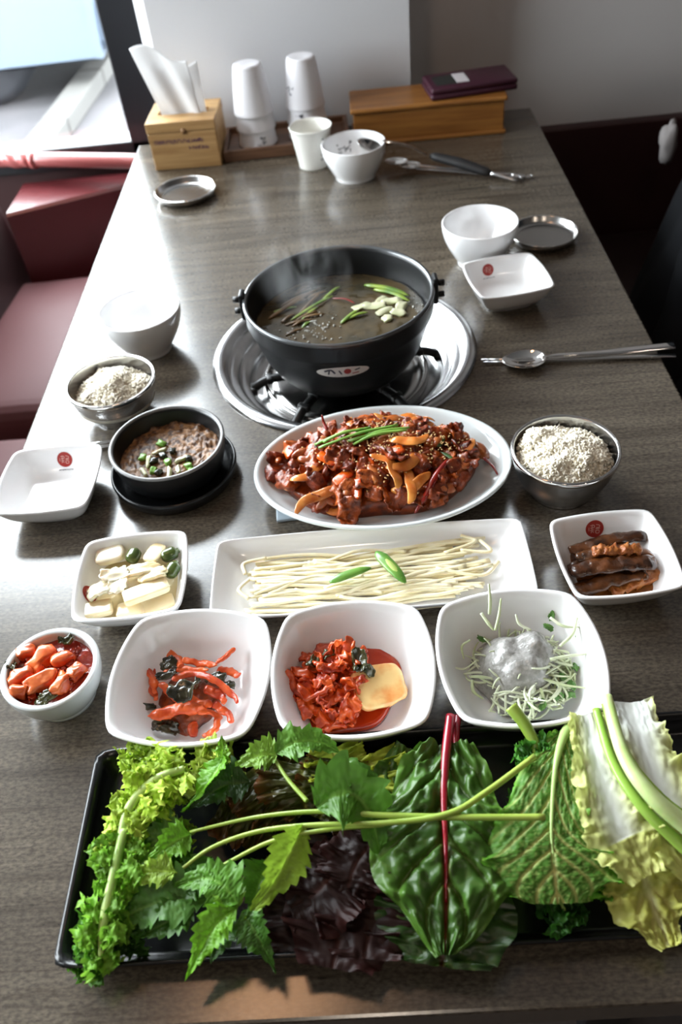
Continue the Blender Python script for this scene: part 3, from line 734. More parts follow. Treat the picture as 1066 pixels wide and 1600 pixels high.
b_ = obj('cup_body', lathe([(.012, .003), (.022, .003), (.0225, .0), (.0245, .0), (.0250, .004), (.0255, .012), (.029, .040), (.0335, .072), (.0345, .0795), (.0355, .0815), (.0358, .083), (.0350, .0842), (.0338, .083), (.0330, .079), (.0280, .040), (.0245, .010), (.01, .009)], 48), mat('warm_white_cup', (.80, .79, .74), .4), t)
L_ = []
_r = random.Random(21)
for i in range(5):
    y = .024 - i * .011
    for q in range(4):
        x = _r.uniform(-.004, .004); L_.append(('line', [(x, y + _r.uniform(-.003, .003)), (x + _r.uniform(-.004, .004), y + _r.uniform(-.004, .004))], .0012))
decal(b_, (.0185, -.023, .042), (.78, .62, 0), (.08, -.1, 1), L_, M_ink, 'brush_lettering', t)

wbx = thing('cutlery_box', 'long honey-coloured bamboo cutlery box with a flat lid', 'box', (.147, 1.586, TZ), math.radians(-.5))
obj('box_body', bx(-.134, .134, -.048, .048, .006, .056, .0015), M_bamb, wbx, False)
obj('box_lid', bx(-.139, .139, -.053, .053, .056, .064, .003), M_bamb, wbx, False)
obj('box_base', bx(-.138, .138, -.052, .052, 0, .007, .002), M_bamb, wbx, False)
ph = thing('wallet', 'plum leather wallet with a white card in its window, lying on the bamboo box', 'wallet', (.224, 1.590, TZ + .0642), math.radians(7))
obj('cover', bx(-.078, .078, -.042, .042, 0, .010, .004, 3), M_wallet, ph); obj('cover', bx(-.077, .078, -.042, .041, .0105, .0195, .004, 3), M_wallet, ph)
obj('spine', tube([(-.077, -.041, .010), (.077, -.041, .010)], .0075, 10, 4), M_wallet, ph) if False else None
obj('window_slot', bx(-.065, -.022, -.026, .022, .0194, .0199), mat('dark_mesh', (.02, .022, .02), .5), ph, False)
obj('card', bx(-.027, -.005, -.024, .022, .0196, .0206), mat('white_card', (.62, .58, .60), .5), ph, False)

# ladle in the bowl, tongs beside it
ld = thing('ladle', 'steel ladle with black grip, head resting in the white bowl', 'ladle', (0, 0, 0))
def spoon_head(rx, ry, depth, th=.0009):
    nu, nv = 14, 28; R = []
    a = np.arange(nv) * 2 * math.pi / nv
    for s in np.linspace(.05, 1, nu): R.append(np.stack([rx * s * np.cos(a) * (1 + .12 * np.cos(a) * -1), ry * s * np.sin(a), a * 0 - depth * (1 - s ** 2)], 1))
    for s in np.linspace(1, .05, nu): R.append(np.stack([rx * s * np.cos(a) * (1 + .12 * np.cos(a) * -1), ry * s * np.sin(a), a * 0 - depth * (1 - s ** 2) - th], 1))
    return loft(R)
hd = at(583, 228, .052); j1 = at(612, 222, .066); j2 = at(664, 240, .030); g1 = at(672, 243, .028); g2 = at(768, 271, .010); e1 = at(776, 273, .010); e2 = at(808, 283, .005)
head = obj('ladle_head', spoon_head(.026, .019, .012), M_mirror, ld); head.location = hd
head.rotation_euler = (math.radians(18), math.radians(24), math.radians(20))
obj('handle_neck', tube([hd + np.array([.016, .004, .006]), j1, (j1 + j2) / 2 + np.array([0, 0, .004]), j2], [.003, .0045, .007, .0075], 10, 24, .35), mat('warm_steel', (.50, .40, .32), .2, 1.0), ld)
obj('grip', tube([g1, (g1 + g2) / 2 + np.array([0, 0, .002]), g2], [.0085, .0105, .0085], 14, 20, .75, roundend=True), M_black, ld)
obj('handle_end', tube([g2, e1, e2], [.004, .003, .0025], 8, 10), M_steel, ld)
tg = thing('tongs', 'steel serving tongs lying under the black ladle grip', 'tongs', (0, 0, 0))
a0, a1, a2 = at(628, 256, .012), at(700, 262, .008), at(800, 272, .007)
b0, b1, b2 = at(648, 262, .006), at(720, 268, .005), at(812, 277, .006)
for q0, q1, q2 in ((a0, a1, a2), (b0, b1, b2)):
    arm_ = obj('tong_arm', tube([q0, q1, q2], [.005, .0045, .0035], 8, 24, .3), M_steel, tg)
    hd_ = obj('tong_head', spoon_head(.020, .013, .006), M_mirror, tg); hd_.location = q0 + np.array([-.006, 0, .006]); hd_.rotation_euler = (0, 0, math.radians(-20))
obj('tong_hinge', tube([a2, (a2 + b2) / 2 + np.array([.012, -.004, 0]), b2], [.0035, .0035, .0035], 8, 12, .5), M_steel, tg)
for s_ in (0, 1, 2):
    q = at(806 + s_ * 11, 279 - s_ * 2, .004); obj('chain_link', xform(lathe([(.0035, -.0008), (.005, -.0008), (.005, .0008), (.0035, .0008), (.0035, -.0008)], 12, False, False), Matrix.Translation(q)), M_steel, tg)

# spoon and chopsticks, right
s0, s1 = at(823, 563, .006), at(1052, 543, .004)
spn = thing('spoon', 'steel spoon lying across the right table edge', 'spoon', (0, 0, 0))
hd_ = obj('spoon_bowl', spoon_head(.0255, .019, .007), M_mirror, spn); hd_.location = s0 + np.array([0, 0, .003]); hd_.rotation_euler = (0, math.radians(-3), math.radians(-4))
dv = s1 - s0
obj('spoon_handle', tube([s0 + dv * .10 + np.array([0, 0, .002]), s0 + dv * .2 + np.array([0, 0, .004]), s0 + dv * .55 + np.array([0, 0, .0015]), s1 + np.array([0, 0, .003])], [.0035, .003, .0032, .0065, .0068], 10, 30, .35), M_mirror, spn)
for i, (p, q, w) in enumerate(((at(752, 562, .003), at(1040, 556, .004), 'farther'), (at(756, 566, .003), at(1056, 556, .004), 'nearer'))):
    t = thing('chopstick', f'{w} flat steel chopstick of the pair under the spoon', 'chopstick', (0, 0, 0), 0, 'right-hand chopsticks')
    obj('shaft', tube([p, q], [.0016, .0022, .003], 8, 8, .6), M_mirror, t)
for i, (p, q, w) in enumerate(((at(128, 697, .003), at(300, 668, .003), 'farther'), (at(130, 703, .003), at(300, 674, .003), 'nearer'))):
    t = thing('chopstick', f'{w} steel chopstick showing between the empty left dish and the stew pot', 'chopstick', (0, 0, 0), 0, 'left-hand chopsticks')
    obj('shaft', tube([p, q], [.0026, .0022, .0018], 8, 8, .6), M_mirror, t)
# ------------------------------------------------------------------ food helpers
def C(r, g, b):
    return tuple(((x / 255 + .055) / 1.055) ** 2.4 if x > 10 else x / 255 / 12.92 for x in (r, g, b))
def solo(name, vf, m, label, cat, group=None, loc=(0, 0, 0), rot=None, cols=None, kind=None, smooth=True):
    o = obj(name, vf, m, None, smooth, cols, loc, rot)
    return tag(o, label, cat, group, kind)
def orient(nrm, spin, tilt=0.0, rnd=random):
    """rotation that lays local z along nrm, spun about it"""
    z = Vector(nrm).normalized(); x = Vector((math.cos(spin), math.sin(spin), 0)); x = (x - z * x.dot(z)).normalized(); y = z.cross(x)
    M = Matrix((x, y, z)).transposed()
    return (M @ Matrix.Rotation(tilt, 3, 'X')).to_euler()
def heightfield(fn, rad, n=64, k=26, z0=0.0):
    """disc-like mound: rad(a) outline, fn(x,y,s) height; closed below by a skirt"""
    a = np.arange(n) * 2 * math.pi / n; R = []
    r = np.array([rad(t) for t in a]) if callable(rad) else np.full(n, rad)
    for i in range(k):
        s = 1 - i / k
        x, y = r * s * np.cos(a), r * s * np.sin(a)
        R.append(np.stack([x, y, fn(x, y, s)], 1))
    base = np.stack([r * np.cos(a), r * np.sin(a), a * 0 + z0], 1)
    return loft([base] + R, True, True)
def arc_strip(L, bend, r, flat, n=8, seg=12, taper=.55, wob=0.0, seed=0, arch=0.0):
    """bent strip lying in xy: L length, bend total turn (rad)"""
    t = np.linspace(-.5, .5, seg); pts = []
    for u in t:
        if abs(bend) > 1e-3: R_ = L / bend; x, y = R_ * math.sin(u * bend), R_ * (1 - math.cos(u * bend))
        else: x, y = u * L, 0
        pts.append((x, y + wob * math.sin(9 * u + seed), arch * (1 - 4 * u * u) + wob * .6 * math.sin(13 * u + seed * 2)))
    return tube(pts, lambda q: r * (taper + (1 - taper) * math.sin(math.pi * (.08 + .84 * q)) ** .7), n, seg, flat, roundend=True)
def chunk(sx, sy, sz, seed, amp=.18, sub=3, power=.55):
    v, f = ico(sub); v = np.sign(v) * np.abs(v) ** power
    v = v * (1 + amp * fbm(v * 1.4 + seed * 5.1, seed, 2))[:, None]
    return v * np.array([sx, sy, sz]), f
def rough(vf, amp, freq, seed):
    v = np.asarray(vf[0], float)
    d = np.stack([fbm(v * freq + 11.0 * k, seed + k, 2) for k in range(3)], 1)
    return v + amp * d, vf[1]
def crumpled(w, l, seed, th=.0012, amp=.35, nu=16, nv=10, curl=1.0):
    """thick wavy slice"""
    r = random.Random(seed); V = []; u = np.linspace(-1, 1, nu); v = np.linspace(-1, 1, nv)
    U, W = np.meshgrid(u, v, indexing='ij'); p = np.stack([U.ravel() * 1.3 + seed, W.ravel() * 1.3, U.ravel() * 0], 1)
    nz = fbm(p, seed, 3).reshape(U.shape); edge = 1 - .25 * np.abs(fbm(p * 1.7 + 9, seed + 3, 2)).reshape(U.shape)
    rr = np.sqrt(U ** 2 + W ** 2); sq = np.maximum(np.abs(U), np.abs(W)) / np.maximum(rr, 1e-6); sq = .45 + .55 * sq
    X = U * w / 2 * edge * sq; Y = W * l / 2 * edge * sq; Z = nz * amp * min(w, l) + curl * (.25 * w) * (-(U ** 2)) * r.choice((-1, 1)) * .6
    top = np.stack([X.ravel(), Y.ravel(), Z.ravel() + th], 1); bot = np.stack([X.ravel(), Y.ravel(), Z.ravel() - th], 1)
    F = []; N_ = nu * nv
    for i in range(nu - 1):
        for j in range(nv - 1):
            q = (i * nv + j, (i + 1) * nv + j, (i + 1) * nv + j + 1, i * nv + j + 1); F.append(q); F.append(tuple(N_ + k for k in q[::-1]))
    b = [i * nv for i in range(nu)] + [(nu - 1) * nv + j for j in range(1, nv)] + [i * nv + nv - 1 for i in range(nu - 2, -1, -1)] + [j for j in range(nv - 2, 0, -1)]
    for k in range(len(b)):
        a, c = b[k], b[(k + 1) % len(b)]; F.append((a, N_ + a, N_ + c, c))
    return np.vstack([top, bot]), F

# ------------------------------------------------------------------ rice
def grain():
    return ico(1)
M_rice = mat('steamed_rice', (0.86, 0.80, 0.65), 0.5, col2=(0.91, 0.87, 0.76), nscale=160, spec=.25)
def rice(t_center, r, z0, h, seed, label, tiltx=0.0):
    rng = np.random.RandomState(seed)
    def hf(x, y, s=None):
        rr = np.sqrt(x * x + y * y) / r
        return z0 + h * (1 - rr ** 3) + .0028 * fbm(np.stack([x, y, x * 0], 1) * 75, seed, 2) + .0050 * fbm(np.stack([x, y, x * 0], 1) * 38 + 5, seed + 2, 2) + tiltx * x
    base = heightfield(lambda x, y, s: hf(x, y) - .0012, r, 48, 14, z0 - .012)
    V = [np.asarray(base[0])]; F = list(base[1]); n = len(base[0]); gv, gf = ico(1)
    m = 1900; a = rng.rand(m) * 2 * math.pi; s = np.sqrt(rng.rand(m)) * .985 * r; x, y = s * np.cos(a), s * np.sin(a); z = hf(x, y) + rng.rand(m) * .0016 - .0004
    for i in range(m):
        q = rng.randn(3); q[2] *= .55; q /= np.linalg.norm(q); b = np.cross(q, rng.randn(3)); b /= np.linalg.norm(b); c = np.cross(q, b)
        R = np.stack([q * .0033, b * .00135, c * .00125], 0)
        V.append(gv @ R + np.array([x[i], y[i], z[i]])); F += [(p[0] + n, p[1] + n, p[2] + n) for p in gf]; n += len(gv)
    solo('steamed_rice', (np.vstack(V), F), M_rice, label, 'rice', None, (t_center[0], t_center[1], TZ), None, None, 'stuff')
rice((-.296, .793), .0455, .033, .014, 3, 'heap of steamed white rice in the left steel bowl', .06)
rice((.187, .607), .0460, .040, .016, 5, 'heap of steamed white rice in the right steel bowl', -.02)

# ------------------------------------------------------------------ noodles
M_noodle = mat('raw_noodle', (0.78, 0.68, 0.42), 0.5, col2=(0.84, 0.77, 0.55), nscale=60, sss=0.15)
rn = random.Random(8)
pc = np.array([-.010, .500])
for i in range(50):
    lane = (i % 25) / 24; lay = i // 25
    y = -.029 + .056 * lane + rn.uniform(-.003, .003); x0 = -.118 + rn.uniform(0, .016) + .012 * lane * rn.random(); x1 = rn.uniform(.070, .112)
    if lane < .25: x1 -= .02
    pts = []; K = 9; ph = rn.uniform(0, 6)
    for q in range(K):
        u = q / (K - 1); x = x0 + (x1 - x0) * u
        spread = 1 + .22 * u
        pts.append((x, y * spread + .0048 * math.sin(ph + 4.5 * u + lay) + rn.uniform(-.0012, .0012) + .010 * max(0, u - .6) * rn.uniform(.5, 1.2), .0062 + .0024 * lay + .0034 * (1 - (2 * lane - 1) ** 2) + .0012 * math.sin(ph * 2 + 7 * u) + .0022 * max(0, u - .7)))
    solo('noodle', tube(pts, .00215, 6, 36, .6), M_noodle, f"pale raw wheat noodle lying lengthwise {('near the front edge', 'in the front half', 'in the middle', 'in the back half', 'near the back edge')[min(4, int(lane * 5))]} of the noodle bundle", 'noodle', 'noodle strands on the long plate', (pc[0], pc[1], TZ))
for i in range(16):
    x0 = rn.uniform(-.112, .0); L = rn.uniform(.08, .13); x1 = min(.118, x0 + L); y0 = rn.uniform(-.024, .026); dy = rn.uniform(-.014, .018); ph = rn.uniform(0, 6)
    pts = [(x0 + (x1 - x0) * u, y0 + dy * u + .0045 * math.sin(ph + 6 * u), .0132 + .0012 * math.sin(ph + 9 * u) - .004 * abs(u - .5)) for u in np.linspace(0, 1, 9)]
    solo('noodle', tube(pts, .0021, 6, 36, .6), M_noodle, 'pale raw wheat noodle lying slantwise over the ' + ('left' if x0 < -.075 else 'middle' if x0 < -.04 else 'right') + ' of the noodle bundle', 'noodle', 'upper noodle strands', (pc[0], pc[1], TZ))
for i, (a, b, c) in enumerate((((-.117, .010), (-.119, .024), (-.098, .030)), ((-.112, -.020), (-.122, -.008), (-.112, .006)), ((.085, .020), (.112, .016), (.105, .032)), ((.06, .0), (.10, -.012), (.118, .004)), ((.07, .018), (.10, .030), (.088, .040)))):
    solo('noodle', tube([(*a, .014), (*b, .0135), (*c, .0125)], .0021, 6, 20, .6), M_noodle, 'pale noodle end curling loose at the end of the noodle bundle', 'noodle', 'loose noodle ends', (pc[0], pc[1], TZ))
M_pep = mat('green_pepper', C(70, 120, 40), 0.3, col2=C(105, 150, 60), nscale=60)
M_pepin = mat('pepper_flesh', C(170, 190, 100), 0.4)
def pepper_slice(name, label, p, q, w, flip):
    o = thing(name, label, 'pepper', p, math.atan2(q[1] - p[1], q[0] - p[0])); L = float(np.linalg.norm(q - p))
    obj('rind', tube([(0, 0, .0), (L * .3, 0, .0015), (L * .7, 0, .0015), (L, 0, 0)], [w * .5, w * .95, w, w * .8, w * .35], 14, 20, .45, roundend=True), M_pep, o)
    if flip: obj('flesh', tube([(L * .12, 0, .0022), (L * .5, 0, .0034), (L * .88, 0, .0022)], [w * .25, w * .5, w * .5, w * .22], 10, 14, .42, roundend=True), M_pepin, o)
pepper_slice('pepper_slice', 'narrow dark green pepper slice on the noodles, left one', at(515, 910, .020), at(580, 887, .020), .0048, False)
pepper_slice('pepper_slice', 'cut green pepper slice with pale seeds on the noodles, right one', at(588, 862, .021), at(634, 912, .020), .0062, True)

# ------------------------------------------------------------------ stir-fried pork
OC = np.array([.004, .636])
def mz(x, y): return .011 + .040 * np.maximum(0, 1 - (x / .120) ** 2 - (y / .077) ** 2) ** .62
M_glaze = mat('chili_glaze', C(92, 32, 8), 0.3, col2=C(150, 62, 14), nscale=120, bump=.4, bscale=260, coat=.1)
solo('chili_sauce', heightfield(lambda x, y, s: mz(x, y) - .009 + .003 * fbm(np.stack([x, y, x * 0], 1) * 70, 4), lambda a: .102 * .062 / math.sqrt((.062 * math.cos(a)) ** 2 + (.102 * math.sin(a)) ** 2) * (1 + .05 * math.sin(5 * a)), 90, 24, .0098), M_glaze,
     'dark red chili sauce and small scraps under the stir-fried pork', 'sauce', None, (OC[0], OC[1], TZ), None, None, 'stuff')
M_pork = mat('glazed_pork', C(88, 32, 10), 0.32, col2=C(168, 74, 24), nscale=110, bump=.8, bscale=260, coat=.08, vary=.45, spec=.4)
M_pork2 = mat('glazed_squid', C(150, 66, 26), 0.28, col2=C(196, 120, 60), nscale=70, bump=.3, bscale=200, coat=.35, vary=.25)
M_onion = mat('glazed_onion', C(186, 92, 30), 0.24, col2=C(222, 150, 70), nscale=50, coat=.3, vary=.2)
M_carrot = mat('glazed_carrot', C(214, 92, 16), 0.25, col2=C(190, 60, 12), nscale=60, coat=.3, vary=.15)
M_chili = mat('red_chili', C(150, 30, 12), 0.2, col2=C(110, 16, 8), nscale=50, coat=.4)
M_scal = mat('scallion_green', C(86, 140, 46), 0.35, col2=C(140, 180, 80), nscale=25)
def normal_at(x, y, e=.004):
    return (-(mz(x + e, y) - mz(x - e, y)) / (2 * e), -(mz(x, y + e) - mz(x, y - e)) / (2 * e), 1.0)
pork_m = [make_mesh('pork', crumpled(.027, .021, 40 + i, .0013, .30), M_pork) for i in range(6)] + [make_mesh('pork', chunk(.010, .0075, .006, 60 + i, .3), M_pork) for i in range(3)]
squid_m = [make_mesh('squid', chunk(.008 + .002 * (i % 2), .0055, .005, 80 + i, .28, 3, .8), M_pork2) for i in range(4)] + [make_mesh('squid', arc_strip(.026, 2.2, .0042, .8, 10, 14, .6, .001, i), M_pork2) for i in range(2)]
onion_m = [make_mesh('onion', arc_strip(.044 + .006 * (i % 3), 1.1 + .6 * (i % 2), .0054, .22, 12, 18, .2, .0014, i, .004), M_onion) for i in range(4)]
carrot_m = [make_mesh('carrot', chunk(.010, .006, .0022, 95 + i, .12), M_carrot) for i in range(3)]
rs = random.Random(15)
def sow(n, name, meshes, label, cat, group, zoff=0.0, rmax=.97, tilt=.5, rmin=0.0, smin=.85, smax=1.2):
    for i in range(n):
        while True:
            x, y = rs.uniform(-.114, .114), rs.uniform(-.072, .072)
            q = (x / .114) ** 2 + (y / .072) ** 2
            if rmin ** 2 < q < rmax ** 2: break
        o = bpy.data.objects.new(name, meshes[i % len(meshes)]); COL.objects.link(o)
        o.location = (OC[0] + x, OC[1] + y, TZ + float(mz(x, y)) + zoff + rs.uniform(-.001, .0015))
        nr = normal_at(x, y); o.rotation_euler = orient((nr[0] * .8 + rs.uniform(-.3, .3), nr[1] * .8 + rs.uniform(-.3, .3), 1), rs.uniform(0, 6.28), rs.uniform(-tilt, tilt))
        s = rs.uniform(smin, smax); o.scale = (s, s, s)
        zone = ('front ' if y < -.022 else 'back ' if y > .022 else 'middle ') + ('left' if x < -.035 else 'right' if x > .035 else 'centre')
        tag(o, label + ', ' + zone + ' part', cat, group)
sow(96, 'pork_slice', pork_m, 'dark red glazed slice of stir-fried pork in the oval platter', 'meat', 'pork slices in the stir-fry')
sow(24, 'squid_piece', squid_m, 'tan glazed lump of squid among the stir-fried pork', 'seafood', 'squid pieces in the stir-fry', .001)
sow(9, 'onion_strip', onion_m, 'golden bent onion strip among the stir-fried pork', 'onion', 'onion strips in the stir-fry', .002, .9, .3)
sow(9, 'carrot_slice', carrot_m, 'orange carrot slice among the stir-fried pork', 'carrot', 'carrot slices in the stir-fry', .002, .85)
for px, py, h, ang, k_, lab in ((487, 742, .040, 35, 0, 'long golden onion strip at the left of the stir-fry'), (543, 800, .020, 8, 1, 'golden onion strip at the front rim of the stir-fry'), (642, 757, .042, 95, 2, 'curved onion strip right of the middle of the stir-fry'), (640, 693, .056, 0, 3, 'orange onion strip on top of the stir-fry')):
    p = at(px, py, h); o = bpy.data.objects.new('onion_strip', onion_m[k_]); COL.objects.link(o); o.location = p; o.rotation_euler = (.2, 0, math.radians(ang)); tag(o, lab, 'onion', 'onion strips in the stir-fry')
for pts, lab in (([(700, 718, .046), (680, 745, .042), (665, 775, .034), (648, 802, .024)], 'long red chili strip at the right of the stir-fry'), ([(512, 672, .046), (506, 660, .050), (503, 648, .058)], 'thin dried chili sticking up at the back of the stir-fry'), ([(756, 715, .035), (770, 728, .028), (778, 742, .022)], 'short red chili strip at the right end of the stir-fry')):
    P_ = [at(*p) for p in pts]; solo('chili_strip', tube(P_, [.0026, .0036, .003, .0012] if len(pts) > 3 else [.0022, .0016, .0010], 8, 20, .7, roundend=True), M_chili, lab, 'chili', 'chili strips in the stir-fry')
for i, (a, b) in enumerate((((492, 695), (580, 668)), ((498, 700), (622, 664)), ((545, 690), (640, 668)), ((530, 694), (636, 672)), ((548, 697), (610, 676)), ((505, 691), (566, 671)))):
    p, q = at(*a, .052 + .002 * (i % 3)), at(*b, .061 + .002 * (i % 2)); m_ = (p + q) / 2 + np.array([0, 0, .004])
    solo('scallion_stalk', tube([p, m_, q], [.0016, .0018, .0014], 8, 12, .8), M_scal, 'thin green scallion stalk in the bundle on top of the stir-fry', 'scallion', 'scallion stalks on the stir-fry')
for px, py, a in ((690, 690, 60), (700, 712, 130), (500, 708, 80)):
    solo('scallion_piece', arc_strip(.018, .4, .0026, .5), mat('dark_scallion', C(60, 90, 45), .3), 'short dark green scallion piece tucked into the stir-fry', 'scallion', 'scallion pieces in the stir-fry', at(px, py, .046), (0.3, 0, math.radians(a)))
# sesame seeds
M_ses = mat('sesame', C(226, 190, 130), 0.5)
V = []; F = []; n = 0; gv, gf = ico(1)
for i in range(520):
    cl = rs.choice(((.03, .02), (.045, -.005), (-.03, .01), (.075, .0), (.0, -.03), (.01, .035), (.02, .0)))
    x, y = cl[0] + rs.gauss(0, .018), cl[1] + rs.gauss(0, .015)
    if (x / .104) ** 2 + (y / .068) ** 2 > .9: continue
    q = np.array([rs.gauss(0, 1), rs.gauss(0, 1), rs.gauss(0, .4)]); q /= np.linalg.norm(q); b = np.cross(q, (0.1, .2, 1)); b /= np.linalg.norm(b); c = np.cross(q, b)
    V.append(gv @ np.stack([q * .0016, b * .0009, c * .0006]) + np.array([x, y, float(mz(x, y)) + .0045 + rs.uniform(0, .003)])); F += [tuple(k_ + n for k_ in p) for p in gf]; n += len(gv)
solo('sesame_seeds', (np.vstack(V), F), M_ses, 'toasted sesame seeds sprinkled over the stir-fry', 'sesame', None, (OC[0], OC[1], TZ), None, None, 'stuff')

# ------------------------------------------------------------------ big pot soup
WZ = .050
M_soup = mat('clear_broth', C(84, 70, 46), 0.06, col2=C(58, 54, 42), nscale=22, bump=.35, bscale=90, bdist=.002, spec=.6)
def soup_h(x, y, s): 
    p = np.stack([x, y, x * 0], 1)
    return WZ + .0006 * fbm(p * 120, 3) + .0035 * np.exp(-((x + .03) ** 2 + (y + .02) ** 2) / .0006) * (1 + .5 * fbm(p * 200, 8)) * s
solo('broth', heightfield(soup_h, .1045, 96, 40, WZ - .004), M_soup, 'clear greenish brown broth boiling in the big black pot', 'broth', None, (BC[0], BC[1], TZ), None, None, 'stuff')
M_sg = mat('cooked_scallion', C(150, 170, 70), 0.3, col2=C(90, 125, 50), nscale=40)
M_sw = mat('cooked_white', C(206, 204, 176), 0.3, col2=C(180, 186, 140), nscale=40, sss=.2)
M_sb = mat('cooked_dried_strip', C(120, 88, 44), 0.35, col2=C(84, 60, 30), nscale=40)
for i, (a, b, m_, nm, lab, r_) in enumerate((((570, 445), (640, 462), M_sg, 'scallion_length', 'broad yellow-green scallion length floating at the back right of the pot', .004),
    ((585, 452), (640, 470), M_sg, 'scallion_length', 'yellow-green scallion length in front of the broad one in the pot', .0035), ((533, 505), (560, 484), M_sg, 'scallion_length', 'bright green scallion slanting in the middle of the broth', .0028),
    ((540, 500), (575, 488), M_sg, 'scallion_length', 'small green scallion beside the slanting one in the broth', .0024), ((455, 500), (520, 462), M_sg, 'scallion_length', 'long olive scallion in the left half of the broth', .0024), ((468, 490), (500, 458), M_sb, 'scallion_length', 'brown-green scallion far left in the broth', .0024),
    ((505, 468), (530, 448), M_sg, 'scallion_length', 'olive scallion at the back of the broth', .0024), ((420, 498), (480, 462), M_sb, 'dried_strip', 'brown dried strip at the left wall of the pot', .003), ((430, 490), (500, 450), M_sb, 'dried_strip', 'brown dried strip along the back left of the pot', .003),
    ((440, 478), (490, 456), M_sb, 'dried_strip', 'short brown strip behind the others in the pot', .003), ((520, 466), (555, 474), M_chili, 'chili_thread', 'thin red chili strip in the middle of the broth', .0014))):
    p, q = at(*a, WZ + .001), at(*b, WZ + .002); mm = (p + q) / 2 + np.array([.002, .002, .0015])
    solo(nm, tube([p, mm, q], r_, 8, 14, .45, roundend=True), m_, lab, 'scallion' if 'scal' in nm else 'chili' if 'chili' in nm else 'vegetable', 'pieces in the broth')
for i in range(14):
    a = math.radians(rs.uniform(120, 215)); r0 = rs.uniform(.03, .085); x, y = BC[0] + r0 * math.cos(a), BC[1] + .01 + r0 * math.sin(a); an = rs.uniform(.2, 1.0); L = rs.uniform(.015, .035)
    solo('herb_bit', tube([(x - L / 2 * math.cos(an), y - L / 2 * math.sin(an), TZ + WZ + .001), (x, y, TZ + WZ + .0025), (x + L / 2 * math.cos(an), y + L / 2 * math.sin(an), TZ + WZ + .001)], [.0012, .0026, .0012], 8, 10, .4), (M_sb, M_sb, M_sg)[i % 3], 'thin brown or olive herb bit in the left half of the broth', 'vegetable', 'herb bits in the broth')
for i, (px, py, sx, sy, an) in enumerate(((566, 478, .012, .0045, 20), (586, 478, .014, .005, -10), (602, 486, .012, .005, 35), (612, 470, .012, .005, 0), (628, 478, .009, .005, 60), (606, 497, .007, .004, 10), (622, 488, .010, .0045, -30), (596, 470, .010, .004, 60))):
    solo('leek_slice', rough(chunk(sx, sy * 1.35, .0018, 120 + i, .25, 3, .7), .0012, 150, i), M_sw, 'whitish leek or mushroom slice in the cluster at the right of the broth', 'vegetable', 'white slices in the broth', at(px, py, WZ + .002), (0.1, 0, math.radians(an)))
V = []; F = []; n = 0; gv, gf = ico(1)
for i in range(110):
    if i < 60: x, y = rs.gauss(-.03, .018), rs.gauss(-.025, .016)
    else: an = rs.uniform(-2.6, .3); rr_ = rs.uniform(.088, .102); x, y = rr_ * math.cos(an), rr_ * math.sin(an)
    if x * x + y * y > .102 ** 2: continue
    r_ = rs.uniform(.0007, .0022); V.append(gv * r_ + np.array([x, y, WZ + .0008])); F += [tuple(k_ + n for k_ in p) for p in gf]; n += len(gv)
solo('broth_bubbles', (np.vstack(V), F), mat('bubble', (.42, .42, .38), .05, spec=.8), 'small boiling bubbles on the broth', 'bubbles', None, (BC[0], BC[1], TZ), None, None, 'stuff')

# ------------------------------------------------------------------ stew in the small pot
SZ = .0300; SPC = np.array([-.214, .672])
M_stew = mat('soybean_stew', C(140, 100, 62), 0.45, col2=C(72, 42, 20), nscale=170, bump=.5, bscale=240, nlo=.42, nhi=.58)
solo('soybean_stew', heightfield(lambda x, y, s: SZ + .0034 * np.abs(fbm(np.stack([x, y, x * 0], 1) * 190, 6)) * s + .004 * s * np.clip(.4 + x * 25, 0, 1) * np.abs(fbm(np.stack([x, y, x * 0], 1) * 75, 9)), .0535, 120, 60, SZ - .003), M_stew, 'thick brown soybean stew with minced meat in the small black pot', 'stew', None, (SPC[0], SPC[1], TZ), None, None, 'stuff')
M_dk = mat('dark_seaweed', C(26, 28, 24), 0.25, col2=C(50, 54, 40), nscale=80)
for i, (px, py, kind) in enumerate(((252, 693, 0), (223, 715, 0), (295, 728, 0), (262, 722, 0), (300, 735, 0), (240, 735, 0), (255, 712, 1), (295, 716, 1), (248, 738, 1), (270, 705, 1), (240, 720, 1), (232, 722, 2), (278, 734, 2), (265, 738, 2), (250, 705, 2), (283, 718, 2), (225, 738, 2))):
    m_, nm, lab, cat = ((M_scal, 'scallion_ring', 'chopped green scallion floating on the soybean stew', 'scallion'), (M_dk, 'shellfish_bit', 'dark shellfish bit on the soybean stew', 'seafood'), (M_sw, 'tofu_bit', 'pale sliver on the soybean stew', 'tofu'))[kind]
    vf = chunk(.0048, .0034, .0026, 150 + i, .3) if kind < 2 else chunk(.0075, .0022, .002, 150 + i, .3)
    solo(nm, vf, m_, lab, cat, ('scallions', 'dark bits', 'pale slivers')[kind] + ' on the stew', at(px, py, SZ + .0028), (rs.uniform(-.3, .3), rs.uniform(-.3, .3), rs.uniform(0, 3)))

